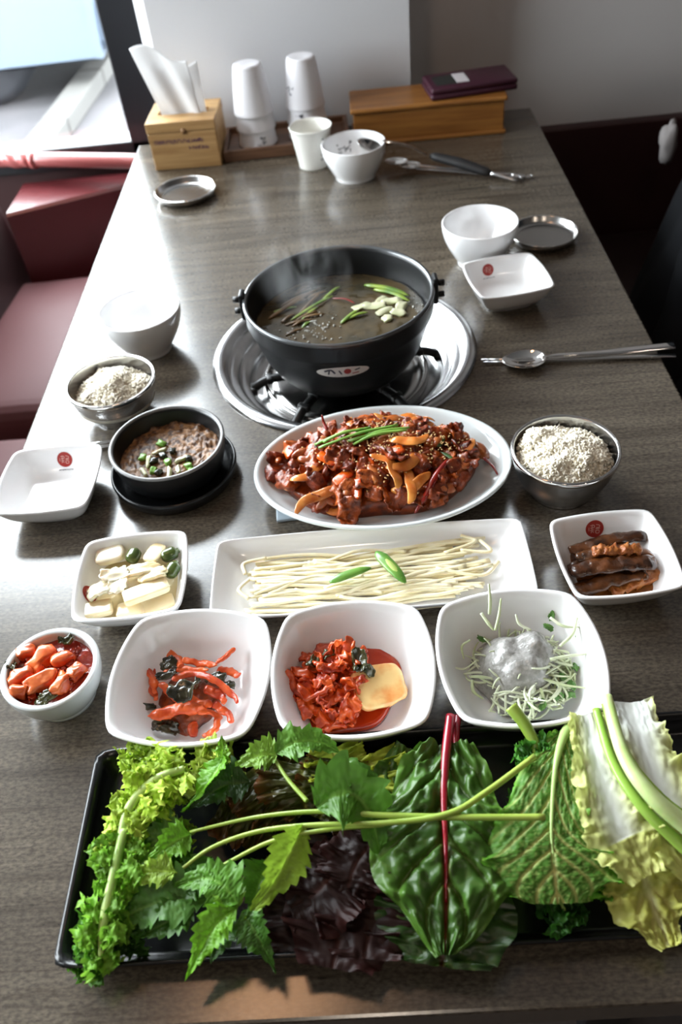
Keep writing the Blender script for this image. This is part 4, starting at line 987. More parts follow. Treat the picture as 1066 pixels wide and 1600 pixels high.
# ------------------------------------------------------------------ pickles
M_brine = mat('pickle_brine', C(214, 196, 150), 0.05, spec=.6)
def pool(name, target, rim, z, m, label, cat, k=1.0, bump=0.0, seed=0):
    o_ = rim * k
    a = np.column_stack([o_, np.full(len(o_), z)])
    if bump:
        a[:, :2] *= (1 + bump * fbm(np.column_stack([o_ * 60, o_[:, :1] * 0]), seed))[:, None]
    R = [np.column_stack([a[:, :2], np.full(len(a), z - .0022)])] + [np.column_stack([a[:, :2] * s, np.full(len(a), z + .0004 * (1 - s))]) for s in (1, .98, .85, .65, .45, .25, .08)]
    o = solo(name, loft(R), m, label, cat, None, target.location, (0, 0, target.rotation_euler.z), None, 'stuff')
    return o
pool('pickle_brine', dP, sq_outline(.0365, .0365, .05, .2), .0125, M_brine, 'pale brine in the pickle dish', 'brine')
M_rad = mat('pickled_radish', C(226, 206, 158), 0.2, col2=C(236, 222, 186), nscale=40, sss=.3, coat=.2)
M_oni = mat('pickled_onion', C(228, 216, 184), 0.15, col2=C(240, 234, 214), nscale=30, sss=.3, coat=.3)
M_jal = mat('pickled_pepper', C(78, 92, 36), 0.2, col2=C(52, 72, 30), nscale=50, coat=.3)
PK = [('onion_chunk', M_oni, chunk(.0140, .0105, .0045, 201, .07, 4, .5), (172, 868, .024), 10, 'large pale onion chunk at the back left of the pickle dish'),
      ('radish_slice', M_rad, chunk(.0125, .0085, .0022, 202, .06, 4, .6), (242, 864, .026), 70, 'half-moon radish slice at the back of the pickle dish'),
      ('radish_slice', M_rad, crumpled(.036, .015, 501, .0018, .06, 20, 12, .35), (222, 889, .031), 12, 'curved pale slice on top of the pickles'),
      ('radish_slice', M_rad, crumpled(.030, .014, 502, .0018, .06, 20, 12, .35), (238, 897, .031), 14, 'second curved slice beside the green peppers'),
      ('onion_petal', M_oni, crumpled(.031, .016, 503, .0015, .08, 20, 12, .5), (180, 898, .029), 6, 'flat onion petal across the middle of the pickles'),
      ('radish_stick', M_rad, chunk(.0210, .0088, .0036, 205, .04, 4, .28), (228, 924, .026), 24, 'long thick radish stick at the front right of the pickles'),
      ('onion_petal', M_oni, crumpled(.027, .017, 504, .0018, .07, 20, 12, .7), (155, 921, .027), 28, 'glossy white onion petal at the front left of the pickles'),
      ('onion_petal', M_oni, crumpled(.022, .016, 505, .0016, .08, 20, 12, .5), (184, 917, .027), 0, 'yellowish onion piece in the centre of the pickles'),
      ('radish_block', M_rad, chunk(.0140, .0092, .0030, 208, .04, 4, .28), (152, 952, .019), 14, 'square-cut radish piece at the front left corner of the pickles'),
      ('radish_block', M_rad, chunk(.0130, .0085, .003, 209, .04, 4, .28), (205, 953, .015), 5, 'radish piece under the brine at the front of the dish'),
      ('radish_block', M_rad, chunk(.0160, .0075, .003, 210, .04, 4, .28), (246, 945, .015), 20, 'radish strip at the front right under the long stick'),
      ('radish_block', M_rad, chunk(.0130, .0090, .005, 211, .05, 3, .4), (200, 905, .018), 20, 'radish piece buried in the middle of the pickles'),
      ('pepper_chunk', M_jal, arc_strip(.017, .2, .0068, .9, 12, 12, .8), (209, 868, .027), 80, 'short dark green pepper beside the onion chunk'),
      ('pepper_chunk', M_jal, arc_strip(.018, .2, .0070, .9, 12, 12, .8), (266, 866, .024), 30, 'green pepper at the back right corner of the pickles'),
      ('pepper_chunk', M_jal, arc_strip(.018, .2, .0066, .9, 12, 12, .8), (270, 890, .024), 70, 'green pepper at the right side of the pickles')]
for nm, m_, vf, p, an, lab in PK: solo(nm, vf, m_, lab, nm.split('_')[0], 'pickles in the square dish', at(*p), (rs.uniform(-.12, .12), rs.uniform(-.12, .12), math.radians(an)))

# ------------------------------------------------------------------ eggplant
M_esauce = mat('soy_sauce', C(92, 48, 18), 0.15, col2=C(128, 74, 30), nscale=80, bump=.4, bscale=260)
pool('soy_sauce', dE, sq_outline(.0330, .0285, .05, .25), .0085, M_esauce, 'brown soy sauce under the eggplant', 'sauce', 1.0, .12, 3)
M_egg = mat('braised_eggplant', C(42, 23, 12), 0.24, col2=C(96, 54, 24), nscale=60, bump=.5, bscale=160, coat=.2, vary=.2)
M_garlic = mat('minced_topping', C(158, 96, 42), 0.35, col2=C(140, 72, 26), nscale=140, bump=.8, bscale=320)
for i, (a, b, h, w, lab) in enumerate((((890, 862), (1010, 836), .019, .0075, 'long dark eggplant strip at the back of the square dish'), ((900, 872), (1020, 868), .020, .008, 'eggplant strip under the garlic topping'), ((892, 892), (1028, 880), .023, .0085, 'thick glossy eggplant strip across the middle'), ((893, 925), (1010, 895), .016, .008, 'eggplant strip at the front of the square dish'), ((888, 893), (935, 885), .015, .007, 'short eggplant end at the left side of the dish'))):
    p, q = at(*a, h), at(*b, h); mm = (p + q) / 2 + np.array([0, .001, .002])
    t = solo('eggplant_strip', rough(tube([p, mm, q], [w * .9, w * 1.1, w, w * .9], 14, 40, .45, roundend=True), .0016, 150, i), M_egg, lab, 'eggplant', 'eggplant strips')
def topping(a, b, h, w, seed):
    p, q = at(*a, h), at(*b, h); vf = tube([p, (p + q) / 2 + np.array([0, 0, .001]), q], w, 14, 40, .5, roundend=True); v = vf[0]
    return v + (.0026 * fbm(v * 300, seed, 2))[:, None] * np.array([.4, .4, 1]), vf[1]
solo('garlic_topping', topping((925, 862), (1003, 858), .0275, .006, 2), M_garlic, 'minced garlic and chili paste on the back eggplant strips', 'topping', None, kind='stuff')
solo('garlic_topping', topping((955, 925), (1030, 895), .0115, .007, 5), M_garlic, 'minced garlic paste lying in the sauce at the front of the eggplant', 'topping', None, kind='stuff')

# ------------------------------------------------------------------ small round bowl kimchi
M_rsauce = mat('red_kimchi_broth', C(150, 42, 22), 0.15, col2=C(110, 26, 14), nscale=70, bump=.5, bscale=180, coat=.4)
cs = np.array([-.279, .400])
solo('kimchi_broth', heightfield(lambda x, y, s: .032 + .0014 * fbm(np.stack([x, y, x * 0], 1) * 150, 12) * s, .0350, 64, 24, .028), M_rsauce, 'red chili broth in the small round bowl', 'sauce', None, (cs[0], cs[1], TZ), None, None, 'stuff')
M_kr = mat('kimchi_radish', C(218, 112, 56), 0.26, col2=C(186, 60, 26), nscale=80, coat=.25, bump=.2, vary=.2)
M_kl0 = mat('kimchi_scrap', C(176, 56, 26), 0.22, col2=C(130, 28, 14), nscale=90, coat=.35, bump=.4)
M_kg = mat('kimchi_greens', C(50, 52, 30), 0.25, col2=C(80, 80, 42), nscale=60, coat=.3)
for i, (px, py, sx, sy, an, lab) in enumerate(((64, 1030, .0120, .0075, 55, 'large orange radish chunk at the back of the small bowl'), (68, 1066, .0125, .0065, 30, 'long orange radish chunk in the middle of the small bowl'), (96, 1068, .0095, .0060, 75, 'upright red radish chunk at the right of the small bowl'), (32, 1058, .0090, .0060, 20, 'red radish chunk at the left of the small bowl'), (42, 1020, .0080, .0045, 10, 'pale radish piece at the back left of the small bowl'), (98, 1030, .0085, .0050, 20, 'red leafy piece at the right back of the small bowl'), (118, 1050, .0070, .0050, 60, 'small red piece by the right rim of the small bowl'), (28, 1082, .0075, .005, 0, 'red piece at the front left of the small bowl'))):
    solo('radish_chunk', rough(chunk(sx * 1.05, sy * 1.1, .0055, 230 + i, .3, 3, .6), .0012, 160, i), M_kr, lab, 'radish', 'radish chunks in the small bowl', at(px, py, .037), (rs.uniform(-.2, .2), rs.uniform(-.2, .2), math.radians(an)))
for i, (px, py) in enumerate(((103, 1000), (18, 1040), (62, 1092), (76, 1086))):
    solo('green_bit', crumpled(.014, .010, 240 + i, .0007, .35), M_kg, ['dark green leaf bit at the back rim of the small bowl', 'olive leaf bit at the left rim of the small bowl', 'olive leaf bit at the front of the small bowl', 'brownish leaf bit beside the front one in the small bowl'][i], 'leaf', 'leaf bits in the small bowl', at(px, py, .039), (rs.uniform(-.3, .3), .2, rs.uniform(0, 3)))

for i in range(12):
    a = rs.uniform(0, 6.28); r_ = .029 * math.sqrt(rs.random())
    solo('chili_scrap', crumpled(rs.uniform(.008, .014), rs.uniform(.006, .010), 400 + i, .0009, .4), M_kl0, 'red crumpled scrap between the radish chunks in the small bowl', 'kimchi', 'red scraps in the small bowl', (cs[0] + r_ * math.cos(a), cs[1] + r_ * math.sin(a), TZ + .034), (rs.uniform(-.5, .5), rs.uniform(-.5, .5), rs.uniform(0, 6)))
# ------------------------------------------------------------------ radish strip kimchi (left deep bowl)
M_ks = mat('radish_strip', C(216, 92, 36), 0.34, col2=C(184, 58, 20), nscale=110, coat=.1, bump=.25, bscale=200, vary=.22)
M_kd = mat('dried_leaf', C(34, 32, 24), 0.25, col2=C(62, 58, 36), nscale=70, coat=.3, bump=.3)
def zfloor(d): return .012 + d
STR = [([(206, 1045), (225, 1042), (240, 1062), (243, 1085)], .024, .0042, 'bent orange strip poking out at the left of the radish bowl'), ([(240, 1040), (236, 1070), (246, 1095)], .020, .0038, 'red strip running down the left of the radish pile'),
       ([(235, 1122), (270, 1110), (312, 1108), (318, 1118)], .026, .0062, 'thick orange strip lying across the front of the radish pile'), ([(366, 1012), (355, 1025), (338, 1036)], .030, .0026, 'thin strip sticking up at the back right of the radish pile'),
       ([(268, 1062), (300, 1052), (335, 1062), (362, 1085), (372, 1100)], .033, .0034, 'long strip arching over the right of the radish pile'), ([(318, 1110), (338, 1118), (336, 1140), (318, 1150)], .020, .0036, 'curled strip at the front right of the radish pile'),
       ([(300, 1130), (303, 1152)], .016, .0045, 'short red strip at the front edge of the radish pile'), ([(335, 1098), (355, 1115), (362, 1128)], .024, .0040, 'orange strip at the right front of the radish pile'), ([(285, 1030), (310, 1036), (338, 1038)], .030, .0036, 'pale orange strip along the back of the radish pile'),
       ([(262, 1020), (276, 1028), (285, 1042)], .030, .0042, 'red strip at the back of the radish pile'), ([(340, 1045), (362, 1050), (372, 1056)], .024, .0045, 'red strip at the right end of the radish pile'), ([(250, 1068), (275, 1090), (290, 1100)], .026, .0040, 'red strip in the middle left of the radish pile'),
       ([(320, 1075), (345, 1085), (350, 1100)], .030, .0045, 'wide orange strip in the middle right of the radish pile'), ([(290, 1085), (310, 1098), (330, 1100)], .026, .0045, 'dark red strip in the middle of the radish pile'), ([(256, 1050), (290, 1046), (325, 1048)], .030, .0030, 'slim red strip near the top of the radish pile')]
solo('chili_sauce', heightfield(lambda x, y, s: .0085 + .012 * np.maximum(0, 1 - (np.hypot(x, y) / .030) ** 2) + .002 * fbm(np.stack([x, y, x * 0], 1) * 110, 31), lambda a: .027 * (1 + .12 * math.sin(3 * a) + .06 * math.sin(7 * a)), 60, 18, .0078), M_glaze, 'dark red chili sauce under the radish strips', 'sauce', None, (at(292, 1085, .02)[0], at(292, 1085, .02)[1], TZ), None, None, 'stuff')
for pts, h, r_, lab in STR:
    P_ = [at(x, y, h - .003 * (k_ % 2)) for k_, (x, y) in enumerate(pts)]
    solo('radish_strip', rough(tube(P_, [r_ * .75, r_ * .9, r_ * .85, r_ * .5], 10, 36, .6, roundend=True), r_ * .35, 190, len(lab)), M_ks, lab, 'radish', 'radish strips in the left deep bowl')
for i, (px, py, w, l, lab) in enumerate(((290, 1078, .030, .020, 'large dark wilted leaf on top of the radish pile'), (262, 1035, .016, .012, 'small dark leaf at the back of the radish pile'), (335, 1055, .020, .010, 'dark leaf at the right of the radish pile'), (225, 1104, .020, .006, 'thin dark leaf tip pointing left out of the radish pile'), (258, 1135, .026, .012, 'olive leaf under the thick front strip of radish'), (355, 1070, .014, .008, 'dark leaf at the right rim of the radish pile'), (262, 1054, .020, .008, 'olive leaf near the top left of the radish pile'))):
    h = (.036, .032, .032, .018, .019, .028, .033)[i]
    solo('wilted_leaf', crumpled(w, l, 260 + i, .0007, .28), M_kd, lab, 'leaf', 'wilted leaves in the radish bowl', at(px, py, h), (rs.uniform(-.3, .3), rs.uniform(-.2, .2), rs.uniform(-.4, .4)))

# ------------------------------------------------------------------ cabbage kimchi (middle deep bowl)
M_kl = mat('kimchi_leaf', C(218, 92, 32), 0.28, col2=C(172, 48, 14), nscale=90, coat=.2, bump=.4, bscale=180, vary=.18)
M_ko = mat('kimchi_puddle', C(196, 66, 18), 0.15, col2=C(160, 40, 12), nscale=30, coat=.4)
kc = at(537, 1072, .015)
def krad(a): return .045 * (1 + .07 * math.sin(2 * a + .5) + .05 * math.sin(5 * a))
solo('kimchi_juice', heightfield(lambda x, y, s: .0155 + .0008 * fbm(np.stack([x, y, x * 0], 1) * 90, 33), krad, 72, 12, .009), M_ko, 'orange-red kimchi juice pooled in the middle bowl', 'sauce', None, (kc[0], kc[1], TZ), None, None, 'stuff')
for i in range(22):
    a = rs.uniform(0, 6.28); r_ = .032 * math.sqrt(rs.random()); x, y = kc[0] - .008 + r_ * math.cos(a) * 1.0, kc[1] + .0 + r_ * math.sin(a)
    if x > kc[0] + .012 and y < kc[1] + .012: continue
    z = .018 + .018 * max(0, 1 - (r_ / .040) ** 2)
    solo('kimchi_leaf', crumpled(rs.uniform(.020, .034), rs.uniform(.014, .022), 280 + i, .0012, .30, 22, 14), M_kl, 'crumpled red cabbage kimchi leaf at the ' + ('back' if y > kc[1] + .006 else 'front') + (' left' if x < kc[0] - .008 else ' right') + ' of the kimchi pile', 'kimchi', 'kimchi leaves in the middle bowl', (x, y, TZ + z), (rs.uniform(-.7, .7), rs.uniform(-.7, .7), rs.uniform(0, 6)))
for i, (px, py, h) in enumerate(((470, 1082, .024), (500, 1110, .024), (520, 1125, .023), (545, 1112, .025), (505, 1050, .030), (540, 1030, .034), (480, 1060, .026), (560, 1035, .030))):
    solo('kimchi_leaf', crumpled(.028, .018, 320 + i, .0013, .32, 22, 14), M_kl, ['large red kimchi leaf at the left tip of the pile', 'red kimchi leaf at the front left of the pile', 'red kimchi leaf at the very front of the pile', 'red kimchi leaf in front of the pale cabbage piece', 'red kimchi leaf in the middle of the pile', 'red kimchi leaf at the top of the pile', 'red kimchi leaf at the upper left of the pile', 'red kimchi leaf beside the dark green leaf piece'][i], 'kimchi', 'kimchi leaves in the middle bowl', at(px, py, h), (rs.uniform(-.5, .5), rs.uniform(-.5, .5), rs.uniform(0, 6)))
M_kw = mat('kimchi_stem', C(232, 196, 132), 0.22, col2=C(216, 136, 70), nscale=45, coat=.3, nlo=.45, nhi=.7)
solo('kimchi_stalk', rough(chunk(.0215, .0185, .0042, 333, .08, 4, .5), .0014, 70, 5), M_kw, 'pale wide cabbage stem piece at the right of the kimchi', 'kimchi', None, at(592, 1072, .027), (math.radians(8), math.radians(10), math.radians(15)))
solo('kimchi_stalk', tube([at(540, 1022, .034), at(545, 1003, .042), at(541, 994, .047)], [.006, .005, .001], 10, 14, .35), M_ks, 'orange pointed kimchi piece standing at the back of the pile', 'kimchi', None)
for i, (px, py, w, l) in enumerate(((512, 1022, .016, .010), (562, 1035, .022, .014), (488, 1035, .010, .014), (573, 1045, .016, .010))):
    solo('kimchi_green', crumpled(w, l, 345 + i, .0008, .34), M_kg, ['dark green leaf bit at the back left of the kimchi', 'large dark green leaf piece on top of the kimchi', 'narrow dark leaf bit at the left of the kimchi', 'green leaf bit beside the pale stem piece'][i], 'kimchi', 'green bits in the kimchi', at(px, py, .037), (rs.uniform(-.3, .3), rs.uniform(-.3, .3), rs.uniform(0, 3)))

# ------------------------------------------------------------------ salad with grey dressing
sc_ = at(836, 1040, .02)
M_shred = mat('shredded_cabbage', C(230, 234, 212), 0.35, col2=C(206, 218, 170), nscale=30, trans=.25)
def strands(n, cx, cy, sx, sy, z0, zr, seed, L0=.02, L1=.042):
    r_ = random.Random(seed); P = []
    for i in range(n):
        a = r_.uniform(0, 6.28); q = math.sqrt(r_.random()); x, y = cx + sx * q * math.cos(a), cy + sy * q * math.sin(a)
        z = z0 + zr * (1 - q * q) * r_.uniform(.3, 1.0); an = r_.uniform(0, 6.28); L = r_.uniform(L0, L1); bd = r_.uniform(-2.2, 2.2); K = 7; pts = []
        px_, py_ = x, y; dz = r_.uniform(-.25, .35)
        for k_ in range(K):
            u = k_ / (K - 1); rr_ = math.hypot(px_ - .102, py_ - .374); pts.append((px_, py_, max(.010 + .9 * max(0, rr_ - .026), z + dz * L * (u - .5) + .004 * math.sin(3 * u + i))))
            nx_, ny_ = px_ + L / K * math.cos(an + bd * u), py_ + L / K * math.sin(an + bd * u)
            if math.hypot(nx_ - .102, ny_ - .374) > .044: an += 1.6
            else: px_, py_ = nx_, ny_
            if k_ and (px_, py_) == (pts[-1][0], pts[-1][1]): px_ -= .0012 * math.cos(an); py_ -= .0012 * math.sin(an)
        P.append(tube(pts, [.0006, .0012, .0011, .0005], 5, 12, .6))
    return join(*P)
solo('shredded_cabbage', strands(210, .112, .372, .034, .034, .020, .018, 5), M_shred, 'pale shredded cabbage strands around the grey dressing', 'cabbage', None, (0, 0, TZ), None, None, 'stuff')
M_greyd = mat('grey_dressing', C(158, 156, 152), 0.2, col2=C(136, 134, 130), nscale=260, bump=.35, bscale=350, coat=.3, nlo=.4, nhi=.6)
gd = at(808, 1018, .030)
def grad(a): return (.032 + .008 * abs(math.sin(a))) * (1 + .13 * math.sin(2 * a + 1.2) + .10 * math.sin(3 * a) + .05 * math.sin(6 * a + 1))
def gz(x, y, s): return .013 + .030 * (1 - s ** 2.6) + .0060 * fbm(np.stack([x, y, x * 0], 1) * 55, 41, 2) * (1 - s * .4) + .004 * (1 - s ** 2)
solo('grey_dressing', heightfield(gz, grad, 80, 36, .012), M_greyd, 'thick speckled grey sesame dressing poured over the salad', 'dressing', None, (gd[0], gd[1] - .008, TZ), None, None, 'stuff')
SHR = [([(765, 960, .050), (766, 940, .058), (764, 912, .066)], .0013), ([(774, 985, .045), (780, 960, .052), (783, 935, .058)], .0011), ([(752, 958, .048), (764, 975, .045), (772, 985, .043)], .0014), ([(860, 1030, .040), (890, 1025, .038), (925, 1020, .036)], .0014), ([(875, 1010, .040), (895, 990, .042), (902, 965, .046)], .0013), ([(850, 1060, .034), (880, 1070, .032), (915, 1075, .030)], .0011), ([(735, 1000, .038), (722, 1010, .036), (725, 1030, .030)], .0009), ([(845, 1075, .034), (852, 1095, .028), (865, 1110, .022)], .0011), ([(738, 1062, .030), (740, 1080, .026), (755, 1092, .022)], .0012), ([(700, 1040, .026), (725, 1045, .026), (745, 1032, .032)], .0009), ([(860, 965, .044), (880, 978, .044), (905, 980, .042)], .0014), ([(830, 985, .045), (812, 975, .047), (806, 960, .050)], .0012)]
for i, (pts, r_) in enumerate(SHR):
    solo('cabbage_shred', tube([at(*p) for p in pts], [r_, r_ * 1.2, r_ * .6], 6, 16, .6), M_shred, 'loose pale cabbage shred standing out of the grey-dressed salad', 'cabbage', 'loose cabbage shreds')
M_chive = mat('chopped_green', C(64, 110, 44), 0.35, col2=C(96, 140, 60), nscale=50)
for i, (px, py) in enumerate(((862, 963), (858, 980), (905, 995), (880, 1060), (900, 1040), (830, 1100), (890, 1085), (872, 1090), (895, 1072), (752, 1000), (848, 1102))):
    solo('green_leaf_bit', crumpled(.010, .006, 370 + i, .0005, .25), M_chive, 'chopped green leaf bit between the cabbage shreds', 'leaf', 'green bits in the salad', at(px, py, .034 if py < 1000 else .027), (rs.uniform(-.5, .5), rs.uniform(-.5, .5), rs.uniform(0, 6)))
# ------------------------------------------------------------------ leaves
def blade(spine, wl, wr, nu=60, nv=21, fold=0.0, droop=0.0, ruf=0.0, rf=6, rp=2.0, ser=0.0, sern=0, pucker=0.0, pf=60, vein=0, vslope=.45, ribw=.05, veinw=.16,
          cb=(.1, .3, .05), ce=None, cv=None, cr=None, seed=0, roll=0.0, frill=0.0, ffreq=26, vdepth=0.0, rib_to=1.0, patch=0.0, edge_pow=4.0, cw=None, net=0.0, vstr=.75, gain=(1.5, 1.2, .75)):
    """leaf blade along a 3D spine; wl/wr half widths (m) left/right of the walk base->tip. returns (verts, faces), cols"""
    P = smooth_path(spine, nu); T, S, N = frames(P)
    if roll:
        c, k = math.cos(roll), math.sin(roll); S, N = S * c + N * k, N * c - S * k
    t = np.linspace(0, 1, nu)
    def wf(w):
        w = np.asarray(w, float); x = np.linspace(0, 1, len(w))
        y = smooth_path(np.column_stack([x, w, w * 0]), 200); return np.maximum(0, np.interp(t, y[:, 0], y[:, 1]))
    WL, WR = wf(wl), wf(wr)
    if ser:
        fr = (t * sern) % 1.0; tooth = 1 + ser * (fr - .5); WL = WL * tooth; WR = WR * (1 + ser * (((t * sern + .37) % 1.0) - .5))
    v = np.linspace(-1, 1, nv); V = np.zeros((nu, nv, 3)); Col = np.zeros((nu, nv, 3))
    ph = 2 * math.pi * rf * t + 2.2 * n1(t * 5, seed)
    U_, W_ = np.meshgrid(t, v, indexing='ij'); flat_ = np.stack([U_.ravel() * pf * .12, W_.ravel() * pf * .05, U_.ravel() * 0 + seed], 1)
    nz = fbm(flat_, seed, 3).reshape(nu, nv)
    nz2 = fbm(np.stack([U_.ravel() * pf * .33, W_.ravel() * pf * .13, U_.ravel() * 0 + seed + 4], 1), seed + 5, 2).reshape(nu, nv)
    fr_n = fbm(np.stack([U_.ravel() * ffreq, W_.ravel() * 2.2, U_.ravel() * 0 + seed], 1), seed + 7, 3).reshape(nu, nv)
    fr_m = fbm(np.stack([U_.ravel() * ffreq, W_.ravel() * 2.2 + 9, U_.ravel() * 0 + seed], 1), seed + 9, 3).reshape(nu, nv)
    for j in range(nv):
        a = v[j]; w = np.where(a < 0, WL, WR); e = abs(a) ** rp; sd = 1.7 if a < 0 else 0.0
        off = a * w + frill * np.sign(a) * e * np.abs(fr_m[:, j]) * .9
        z = fold * abs(a) * w - droop * a * a * w + ruf * e * (np.sin(ph + sd) + .45 * np.sin(2.3 * ph + 1 + sd)) + frill * e * fr_n[:, j] * 1.4
        q = (t - vslope * abs(a)) * vein; vm = np.exp(-(((q % 1.0) - .5) / veinw) ** 2) * (t > 0.02) if vein else np.zeros(nu)
        vm = vm * np.clip(1.25 - abs(a), 0, 1)
        rm = np.exp(-(a / ribw) ** 2) * (t < rib_to) if ribw else np.zeros(nu)
        z = z + pucker * ((1 - vm) * (.55 + .45 * nz[:, j]) + .35 * nz2[:, j]) * np.clip(1.15 - rm, 0, 1) - vdepth * vm - vdepth * 1.4 * rm
        tang = .6 * ruf * e * np.cos(ph + sd) + frill * e * fr_m[:, j] * .6
        V[:, j] = P + S * off[:, None] + N * z[:, None] + T * tang[:, None]
        col = np.array(cb)[None, :] * (1 + .18 * nz[:, j] + .12 * nz2[:, j])[:, None]
        if cw is not None:
            col = col * (1 - np.clip(cw[1] * (1 - t / cw[2]), 0, 1))[:, None] + np.array(cw[0]) * np.clip(cw[1] * (1 - t / cw[2]), 0, 1)[:, None]
        if ce is not None: k = abs(a) ** edge_pow; col = col * (1 - k) + np.array(ce)[None, :] * k * (1 + .2 * nz2[:, j])[:, None]
        if net: k = np.clip(1 - np.abs(nz2[:, j]) * 4.5, 0, 1) * net * (1 - abs(a) ** 6); col = col * (1 - k[:, None]) + np.array(cv) * k[:, None]
        if cv is not None: col = col * (1 - vm[:, None] * vstr) + np.array(cv) * vm[:, None] * vstr
        if cr is not None: col = col * (1 - rm[:, None]) + np.array(cr) * rm[:, None]
        Col[:, j] = np.clip(col * np.array(gain), 0, .9)
    F = [(i * nv + j, (i + 1) * nv + j, (i + 1) * nv + j + 1, i * nv + j + 1) for i in range(nu - 1) for j in range(nv - 1)]
    return (V.reshape(-1, 3), F), Col.reshape(-1, 3)
M_leaf = mat('leaf', (1, 1, 1), 0.40, attr=True, trans=.32, spec=.4)
M_leafg = mat('glossy_leaf', (1, 1, 1), 0.36, attr=True, trans=.18, spec=.45)
M_leafp = mat('purple_leaf', (1, 1, 1), 0.48, attr=True, trans=.10, spec=.2)
M_leafm = mat('matt_leaf', (1, 1, 1), 0.5, attr=True, trans=.38, spec=.35)
M_stem = mat('green_stem', C(176, 198, 116), 0.35, col2=C(120, 156, 70), nscale=25, sss=.2)
M_stemd = mat('herb_stem', C(160, 182, 82), 0.3, col2=C(134, 162, 62), nscale=20, sss=.15)
M_rstem = mat('red_stem', C(156, 22, 40), 0.25, col2=C(110, 12, 26), nscale=20, coat=.2)
M_wstem = mat('white_stem', C(224, 224, 206), 0.3, col2=C(212, 214, 180), nscale=12, sss=.3)
def leaf(name, label, spine_px, wl, wr, m=None, stem=None, stem_m=None, group=None, cat='leaf', part='blade', **kw):
    P = [at(*p) for p in spine_px]; o0 = P[0]
    t = thing(name, label, cat, o0, 0, group)
    vf, col = blade([p - o0 for p in P], wl, wr, **kw)
    obj(part, vf, m or M_leaf, t, True, col)
    if stem:
        pts = [at(*p[:3]) - o0 for p in stem]; obj('stalk', tube(pts, [p[3] for p in stem], 10, 10 * len(pts), .8), stem_m or M_stem, t)
    return t
G_dark, G_mid, G_lit, G_yel = C(44, 84, 34), C(66, 118, 44), C(92, 150, 50), C(150, 186, 84)
TG = 'salad leaves on the black tray'
# --- red leaf lettuce (dark, middle)
PUR, PURE = C(26, 14, 18), C(40, 20, 24)
for i, (sp, w, lab) in enumerate((([(560, 1310, .022), (545, 1400, .026), (520, 1515, .026)], .040, 'dark purple lettuce leaf hanging over the front rim of the tray'), ([(610, 1290, .020), (590, 1380, .026), (570, 1500, .027)], .038, 'dark purple lettuce leaf beside the big chard leaf'),
    ([(500, 1320, .018), (480, 1400, .020), (470, 1490, .016)], .036, 'purple-black lettuce leaf left of the other purple leaves'), ([(540, 1330, .030), (505, 1385, .032), (455, 1420, .024)], .030, 'ruffled purple lettuce leaf on top of the dark heap'), ([(600, 1300, .034), (560, 1345, .038), (540, 1400, .030)], .024, 'small purple lettuce fold under the herb stems'))):
    leaf('red_lettuce', lab, sp, [w * .35, w * .9, w, w * .9, w * .5], [w * .35, w * .85, w, w * .95, w * .5], M_leafp, nu=110, nv=33, ruf=.0055, rf=4, pucker=.0030, pf=45, frill=.0028, ffreq=34, cb=PUR, ce=PURE, cr=C(46, 24, 26), ribw=.06, seed=20 + i, group=TG)
for i, (sp, w, lab) in enumerate((([(470, 1275, .020), (430, 1235, .032), (395, 1200, .034)], .030, 'brownish curly lettuce leaf behind the herb stems, left one'), ([(480, 1270, .022), (470, 1225, .036), (480, 1185, .036)], .030, 'brownish curly lettuce leaf behind the herb stems, middle one'), ([(440, 1290, .018), (390, 1265, .026), (350, 1250, .026)], .026, 'reddish curly lettuce edge near the light frilly leaves'), ([(500, 1280, .022), (520, 1235, .034), (530, 1190, .036)], .026, 'reddish green curly lettuce leaf under the big drooping herb leaf'))):
    leaf('red_lettuce', lab, sp, [w * .4, w * .9, w, w * .8], [w * .4, w * .9, w, w * .8], M_leafg, nu=110, nv=33, ruf=.005, rf=5, pucker=.003, pf=70, frill=.0045, ffreq=38, cb=C(52, 62, 30), ce=C(84, 54, 34), cr=C(120, 130, 80), ribw=.06, seed=40 + i, group=TG)
# --- light green lettuce
for i, (sp, w, lab) in enumerate((([(585, 1275, .026), (590, 1230, .036), (575, 1180, .038)], .026, 'light green frilly lettuce leaf beside the chard leaf'), ([(600, 1270, .022), (612, 1225, .030), (610, 1185, .030)], .018, 'narrow light lettuce frill at the left edge of the chard'), ([(555, 1270, .024), (535, 1215, .036), (520, 1170, .036)], .022, 'yellow-green lettuce leaf behind the drooping herb leaf'))):
    leaf('green_lettuce', lab, sp, [w * .4, w * .9, w, w * .8], [w * .4, w * .9, w, w * .8], M_leafm, nu=110, nv=33, ruf=.005, rf=5, pucker=.002, pf=70, frill=.004, ffreq=38, cb=C(150, 180, 80), ce=C(178, 204, 104), cr=C(190, 210, 140), ribw=.06, seed=50 + i, group=TG)
